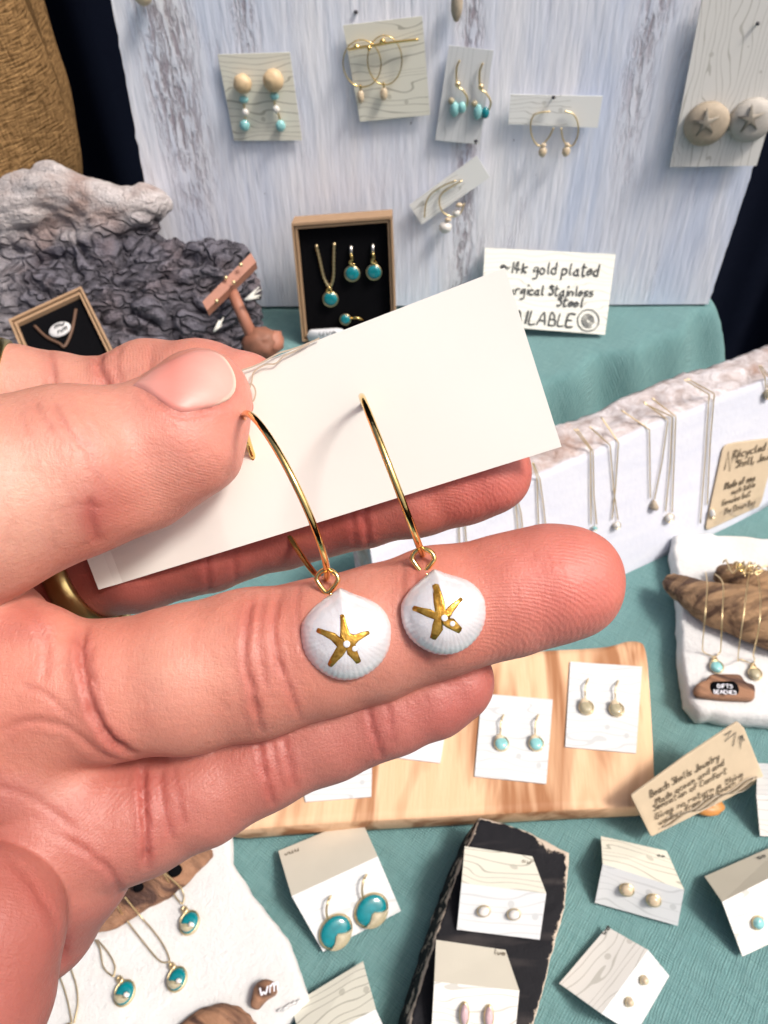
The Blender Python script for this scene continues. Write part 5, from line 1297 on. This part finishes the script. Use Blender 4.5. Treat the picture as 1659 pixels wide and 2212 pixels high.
# ---------------------------------------------------------------- left pad goods
stick('driftwood', 'reddish driftwood with dark knots under the pinky on the lower left pad', [(150, 2010, 22), (240, 1965, 34), (300, 1925, 42), (370, 1880, 44), (430, 1845, 26), (450, 1830, 8)], 'driftred', pL, .5)
for (x, y, r, lb) in ((379, 1882, 15, 'large'), (300, 1918, 11, 'small')):
    M('wood_knot', *disc(table(.016), x, y, r, .0, .003, r * .8, .5, 20), MAT['foam'], label='%s dark round knot hole set in the reddish driftwood' % lb, cat='knot')
def padneck(label, strands, pe, r, kind='ocean'):
    t = thing('necklace', label, 'necklace', tuple(pL.at(*pe, .001)), 'ocean pendants on the lower left pad')
    for st in strands: M('chain', *chainline([pL.at(a, b, h) for a, b, h in st], .00036), MAT['gold_pale'], t)
    M('bail', *tube(smoothline([pL.at(pe[0] - 12 + a, pe[1] - r - 6 + b, .003) for a, b in ((0, -8), (-5, -2), (0, 5), (6, -1), (0, -8))], 4), .0006, 6), MAT['gold_pale'], t)
    P_ = Pl(pL.p, pL.n); ca = rad(-14); P_.x, P_.y = pL.x * math.cos(ca) + pL.y * math.sin(ca), pL.y * math.cos(ca) - pL.x * math.sin(ca)
    pend(t, P_, pe[0], pe[1], r - 1, .0015, kind, r + 3)
padneck('ocean pendant necklace nearest the pinky knuckle on the lower left pad', [[(348, 1880, .018), (360, 1898, .010), (372, 1918, .003), (378, 1935, .002), (392, 1952, .002)], [(352, 1882, .018), (374, 1902, .010), (392, 1920, .003), (398, 1940, .002), (394, 1954, .002)]], (410, 1994), 22)
padneck('ocean pendant necklace with the longest chain, middle of the lower left pad', [[(252, 1955, .016), (268, 1980, .004), (310, 2035, .002), (345, 2075, .002), (366, 2078, .002)], [(270, 1938, .016), (300, 1975, .004), (335, 2015, .002), (358, 2050, .002), (368, 2078, .002)]], (383, 2116), 22)
padneck('ocean pendant necklace closest to the palm on the lower left pad', [[(205, 2030, .002), (216, 2050, .002), (224, 2090, .002), (245, 2110, .002)], [(210, 2030, .002), (232, 2055, .002), (248, 2085, .002), (246, 2110, .002)]], (270, 2146), 23)
padneck('necklace chain hanging at the bottom left corner of the photo', [[(125, 2100, .002), (140, 2140, .002), (150, 2180, .002), (155, 2210, .002)], [(152, 2090, .002), (165, 2130, .002), (168, 2170, .002), (160, 2210, .002)]], (160, 2246), 20)
t = thing('pendant', 'small yellow gold pendant at the very bottom left corner', 'pendant', tuple(pL.at(66, 2206))); pend(t, pL, 66, 2208, 9, .001, 'sand')
t = thing('resin_drop', 'brown teardrop resin stone with white letters near the lower pad edge', 'stone', tuple(pL.at(572, 2140)))
M('drop_body', *puck(roundpoly([pL.at(a, b, .0008) for a, b in ((552, 2130), (575, 2116), (598, 2126), (600, 2148), (575, 2162), (558, 2184), (542, 2176))], .005, 5), (0, 0, 1), [(1, 0), (1.03, .002), (.95, .004), (.7, .0052), (.35, .0057)]), MAT['driftred'], t)
writing([('wm', 0)], pL, pL.at(561, 2150, .0067), Vector((1, .25, 0)).normalized(), Vector((-.25, 1, 0)).normalized(), .0045, .0006).put('lettering', MAT['ink_white'], t)
stick('driftwood', 'glossy orange brown wood piece at the bottom edge of the lower left pad', [(380, 2262, 22), (430, 2226, 30), (475, 2214, 32), (520, 2220, 24), (548, 2232, 12)], 'driftred', pL, .6)

# ---------------------------------------------------------------- cutting board and its cards
CT = .014; cP = table(CT)
def cutting():
    o = [(470, 1796), (700, 1778), (950, 1765), (1180, 1752), (1395, 1742), (1415, 1735), (1416, 1700), (1412, 1600), (1406, 1500), (1400, 1420), (1392, 1386), (1360, 1383), (1320, 1396), (1250, 1402), (1180, 1404), (1050, 1420), (800, 1440), (480, 1470), (440, 1600)]
    o = roundpoly([cP.at(*q) for q in o], .010, 4); o = [p - Vector((0, 0, CT)) for p in o]
    M('cutting_board', *puck(o, (0, 0, 1), [(.985, .0005), (.995, .003), (1.0, CT * .6), (.998, CT * .9), (.99, CT), (.9, CT), (.5, CT)]), MAT['cutting'], label='blond wooden cutting board lying under white earring cards', cat='board')
cutting()
gk = 'earring cards laid on the cutting board'
sheet('earring_card', 'white card on the cutting board with turquoise drop earrings', cP, [(1041, 1498), (1194, 1511), (1180, 1693), (1025, 1677)], MAT['card_white'], .001, group=gk)
sheet('earring_card', 'white card nearest the cutting board corner with pale gold drop earrings', cP, [(1232, 1429), (1387, 1440), (1374, 1627), (1221, 1613)], MAT['card_white'], .001, group=gk)
sheet('earring_card', 'plain white card half hidden below the pinky fingertip on the cutting board', cP, [(840, 1500), (968, 1545), (951, 1648), (800, 1630)], MAT['card_plain'], .001, group=gk)
sheet('earring_card', 'white card lowest on the cutting board, mostly hidden by the pinky', cP, [(640, 1640), (804, 1640), (802, 1721), (660, 1732)], MAT['card_white'], .001, group=gk)
for (x, y, k, lb) in ((1083, 1608, 'aqua', 'turquoise drop earring on the left of the cutting board card'), (1158, 1608, 'aqua', 'turquoise drop earring on the right of the cutting board card'), (1266, 1530, 'sand', 'pale gold shell earring on the left of the corner card'), (1331, 1534, 'sand', 'pale gold shell earring on the right of the corner card')):
    t = thing('drop_earring', lb, 'earring', tuple(cP.at(x, y, .002)), 'drop earrings on the cutting board')
    M('hook_wire', *tube(smoothline([cP.at(x + a, y + b, h) for a, b, h in ((5, -64, .001), (0, -52, .004), (-2, -38, .003), (-2, -22, .003))], 5), .0004, 6), MAT['gold_pale'], t)
    M('shell_cap', *ball(cP.at(x - 4, y - 14, .0035), 9 * cP.sc(x, y), 9 * cP.sc(x, y), 5 * cP.sc(x, y), None, 12, 8, .2), MAT['pearl_tan'], t)
    pend(t, cP, x, y, 16, .0016, k)
# written kraft tent sign
KP = plane3(T0.at(1404, 1806, .005), T0.at(1648, 1682, .005), T0.at(1480, 1640, .032)); KP.x = (KP.at(1648, 1682) - KP.at(1404, 1806)).normalized(); KP.y = KP.n.cross(KP.x)
if KP.y.dot(upv) < 0: KP.y = -KP.y
wk = writtencard('written_card', 'kraft paper sign with five lines of brown handwriting propped beside the cutting board', [(1362, 1718), (1480, 1632), (1592, 1558), (1606, 1572), (1650, 1682), (1575, 1722), (1406, 1806)], KP, 'kraftpaper', [
    ('Beach Shells Jewelry', 1406, 1722, 1556, 1638, 18, 2.5), ('Made ocean and and', 1418, 1738, 1566, 1650, 15, 2.3), ('Sensation of Comfort', 1412, 1752, 1572, 1668, 15, 2.3), ('Gives no return a thing', 1416, 1770, 1606, 1676, 15, 2.2), ('we Buy from the beach', 1424, 1782, 1590, 1694, 14, 2.2)], 'ink_brown', .001)
for k in range(5):
    z_ = [KP.at(1425 + 22 * i + k * 4, 1790 - k * 5 - 10.5 * i + 5 * math.sin(i * 1.7 + k), .0022) for i in range(10)]; ribbon(smoothline(z_, 4), KP.n, .0006).put('wave_drawing', MAT['ink_brown' if k % 2 else 'ink_pale'], wk)
z_ = [KP.at(a, b, .0022) for a, b in ((1566, 1588), (1580, 1578), (1566, 1602), (1590, 1582), (1584, 1612), (1598, 1590), (1600, 1618), (1604, 1588), (1608, 1600))]; ribbon(z_, KP.n, .0007).put('grass_drawing', MAT['ink'], wk)
M('stone_prop', *ball(T0.at(1529, 1742, .002), .0075, .0045, .0022, None, 18, 12, .15), MAT['amber'], label='rounded orange stone peeking out below the kraft paper sign', cat='stone')

# ---------------------------------------------------------------- folded cards on the cloth
gt = 'folded earring cards standing on the cloth'
def studs(t_, F_, lst):
    pass
def stud(label, F_, x, y, r, mat, ry=None, grp=None, ang=0, cap=None):
    t = thing('stud_earring', label, 'earring', tuple(F_.at(x, y, .001)), grp)
    M('setting', *disc(F_, x, y, r, .0006, .0016, ry or r, ang, 20), MAT['gold_pale'], t)
    M('stone', *disc(F_, x + (cap or 0), y, r * .8, .0014, .0036, (ry or r) * .8, ang, 22), MAT[mat], t)
t, F_, G_ = tent('folded card with beige back panel carrying two big turquoise and sand discs', [(601, 1838), (778, 1765), (630, 1936), (816, 1850), (698, 2056), (866, 1968)], (.003, .014, .001), (MAT['card_beige'], MAT['card_white']), group=gt)
scrib(t, G_, 616, 1850, 'vuu', .0028, 'ink_brown')
for (x, y, rx, ry, an, lb) in ((725, 2012, 37, 31, .35, 'left'), (802, 1966, 37, 31, .25, 'right')):
    t = thing('disc_earring', 'large turquoise and sand disc earring on the %s of the beige backed card' % lb, 'earring', tuple(F_.at(x, y, .001)), 'turquoise and sand discs')
    M('rim', *disc(F_, x, y, rx + 2, .001, .0028, ry + 2, an, 40), MAT['gold_pale'], t)
    M('turquoise_face', *disc(F_, x, y, rx - 2, .002, .0040, ry - 2, an, 40), MAT['turq'], t)
    s = F_.sc(x, y); c = F_.at(x, y); ux = F_.x * math.cos(an) + F_.y * math.sin(an); uy = F_.n.cross(ux); o = []
    for i in range(15): q = math.pi * (1.14 + .72 * i / 14); o.append(c + ux * rx * .95 * s * math.cos(q) + uy * ry * .95 * s * math.sin(q))
    for i in range(10): u = .84 - 1.68 * i / 9; o.append(c + ux * rx * s * u + uy * ry * s * (-.42 + (.42 * math.exp(-(u * 3.2) ** 2))))
    M('sand_face', *puck(o, F_.n, [(1, .0030), (.99, .0044), (.9, .0047)]), MAT['sand'], t)
    M('hook_wire', *tube(smoothline([F_.at(x - 14 + a, y - 26 + b, h) for a, b, h in ((-4, 0, .003), (-6, -20, .004), (-2, -40, .004), (4, -50, .001))], 5), .0005, 6), MAT['gold_pale'], t)
# black weathered block
def block():
    H = .020; hp_ = table(H)
    o = [(1037, 1762), (1130, 1790), (1232, 1840), (1222, 1960), (1190, 2080), (1150, 2230), (1135, 2300), (870, 2300), (888, 2190), (950, 1990), (1000, 1850)]
    base_ = jag([hp_.at(*q) for q in o], .002, .0006, 260, 4); m = len(base_); c = sum(base_, Vector()) / m; vs, wn, fs = [], [], []
    prof = [(1.0, 0, .45), (1.0, H * .9, .55), (.985, H, .72), (.965, H + .0003, .45), (.92, H + .0003, .26), (.8, H + .0003, .12), (.5, H + .0003, .08), (.2, H + .0003, .05)]
    for (s, h, k) in prof:
        for p in base_:
            q = c + (p - c) * s; q.z = h; q = q + Vector((-.006, -.002, 0)) * (1 - h / H if h < H else 0); q.z += .0005 * mn.noise(q * 200) * (h > 0); vs.append(q); wn.append(k + (.22 if s > .91 else 0) * max(0, min(1, (p - c).x / .03)))
    vs.append(Vector((c.x, c.y, H))); wn.append(.05)
    for i in range(len(prof) - 1):
        for j in range(m): fs.append((i * m + j, i * m + (j + 1) % m, (i + 1) * m + (j + 1) % m, (i + 1) * m + j))
    k = (len(prof) - 1) * m
    for j in range(m): fs.append((k + j, k + (j + 1) % m, len(vs) - 1))
    M('weathered_block', vs, fs, MAT['black'], col={'worn': np.array(wn)}, label='flat black weathered block with chipped cream edges under two folded cards', cat='block')
    return H
BH = block() + .001
t, F_, G_ = tent('folded card on the upper half of the black block with pale shell studs', [(1004, 1828), (1150, 1850), (997, 1907), (1180, 1930), (987, 2008), (1166, 2030)], (.002, .010, .001), (MAT['card_cream'], MAT['card_white']), group=gt, base=BH)
scrib(t, G_, 1128, 1864, 'sw', .0024, 'ink_brown')
for (x, y, lb) in ((1045, 1968, 'left'), (1110, 1975, 'right')): stud('cream crescent shell stud on the %s of the upper black block card' % lb, F_, x, y, 15, 'pearl', 12, 'pale shell studs', .3)
t, F_, G_ = tent('folded card on the lower half of the black block with pink studs', [(942, 2030), (1092, 2052), (938, 2120), (1122, 2140), (930, 2262), (1108, 2282)], (.002, .010, .001), (MAT['card_beige'], MAT['card_dense']), group=gt, base=BH)
scrib(t, G_, 1066, 2062, 'lve', .0024, 'ink_brown')
for (x, y, lb) in ((1003, 2190, 'left'), (1056, 2196, 'right')): stud('upright pink and lilac stud on the %s of the lower black block card' % lb, F_, x, y, 11, 'pink', 24, 'pink studs')
t, F_, G_ = tent('folded card right of the black block with two rose gold round studs', [(1298, 1806), (1440, 1838), (1302, 1866), (1478, 1922), (1285, 1950), (1464, 2000)], (.003, .014, .001), (MAT['card_cream'], MAT['card_white']), group=gt)
scrib(t, G_, 1420, 1850, 'se', .0024, 'ink')
for (x, y, lb) in ((1354, 1922, 'left'), (1412, 1945, 'right')): stud('round rose gold swirl stud on the %s of the card right of the block' % lb, F_, x, y, 16, 'pearl_tan', 15, 'rose gold studs')
t, F_, G_ = tent('folded wave-print card turned diagonally at the lower right with two tiny gold studs', [(1208, 2124), (1312, 2002), (1300, 2190), (1400, 2052), (1372, 2236), (1446, 2108)], (.003, .012, .001), (MAT['card_dense'], MAT['card_white']), group=gt)
scrib(t, G_, 1305, 2022, 'we', .003, 'ink')
for (x, y, lb) in ((1390, 2117, 'upper'), (1358, 2164, 'lower')): stud('tiny gold flat stud, the %s one on the diagonal folded card' % lb, F_, x, y, 10, 'pearl_tan', 10, 'tiny gold studs')
t, F_, G_ = tent('folded beige and white card at the right edge with a turquoise stud', [(1522, 1893), (1700, 1815), (1560, 1948), (1730, 1862), (1604, 2066), (1790, 1980)], (.003, .015, .001), (MAT['card_beige'], MAT['card_dense']), group=gt)
scrib(t, G_, 1640, 1858, 'se', .003, 'ink')
stud('small round turquoise and sand stud at the right edge of the photo', F_, 1637, 1993, 15, 'turq_pale', 15)
t, F_, G_ = tent('white folded card cut off by the right edge beside the kraft paper sign', [(1636, 1648), (1740, 1655), (1634, 1716), (1745, 1726), (1642, 1806), (1760, 1812)], (.003, .015, .001), (MAT['card_white'], MAT['card_dense']), group=gt)
t, F_, G_ = tent('pale folded card at the bottom edge below the turquoise discs', [(628, 2172), (784, 2076), (655, 2262), (812, 2180), (700, 2400), (870, 2310)], (.004, .014, .001), (MAT['card_cream'], MAT['card_white']), group=gt)
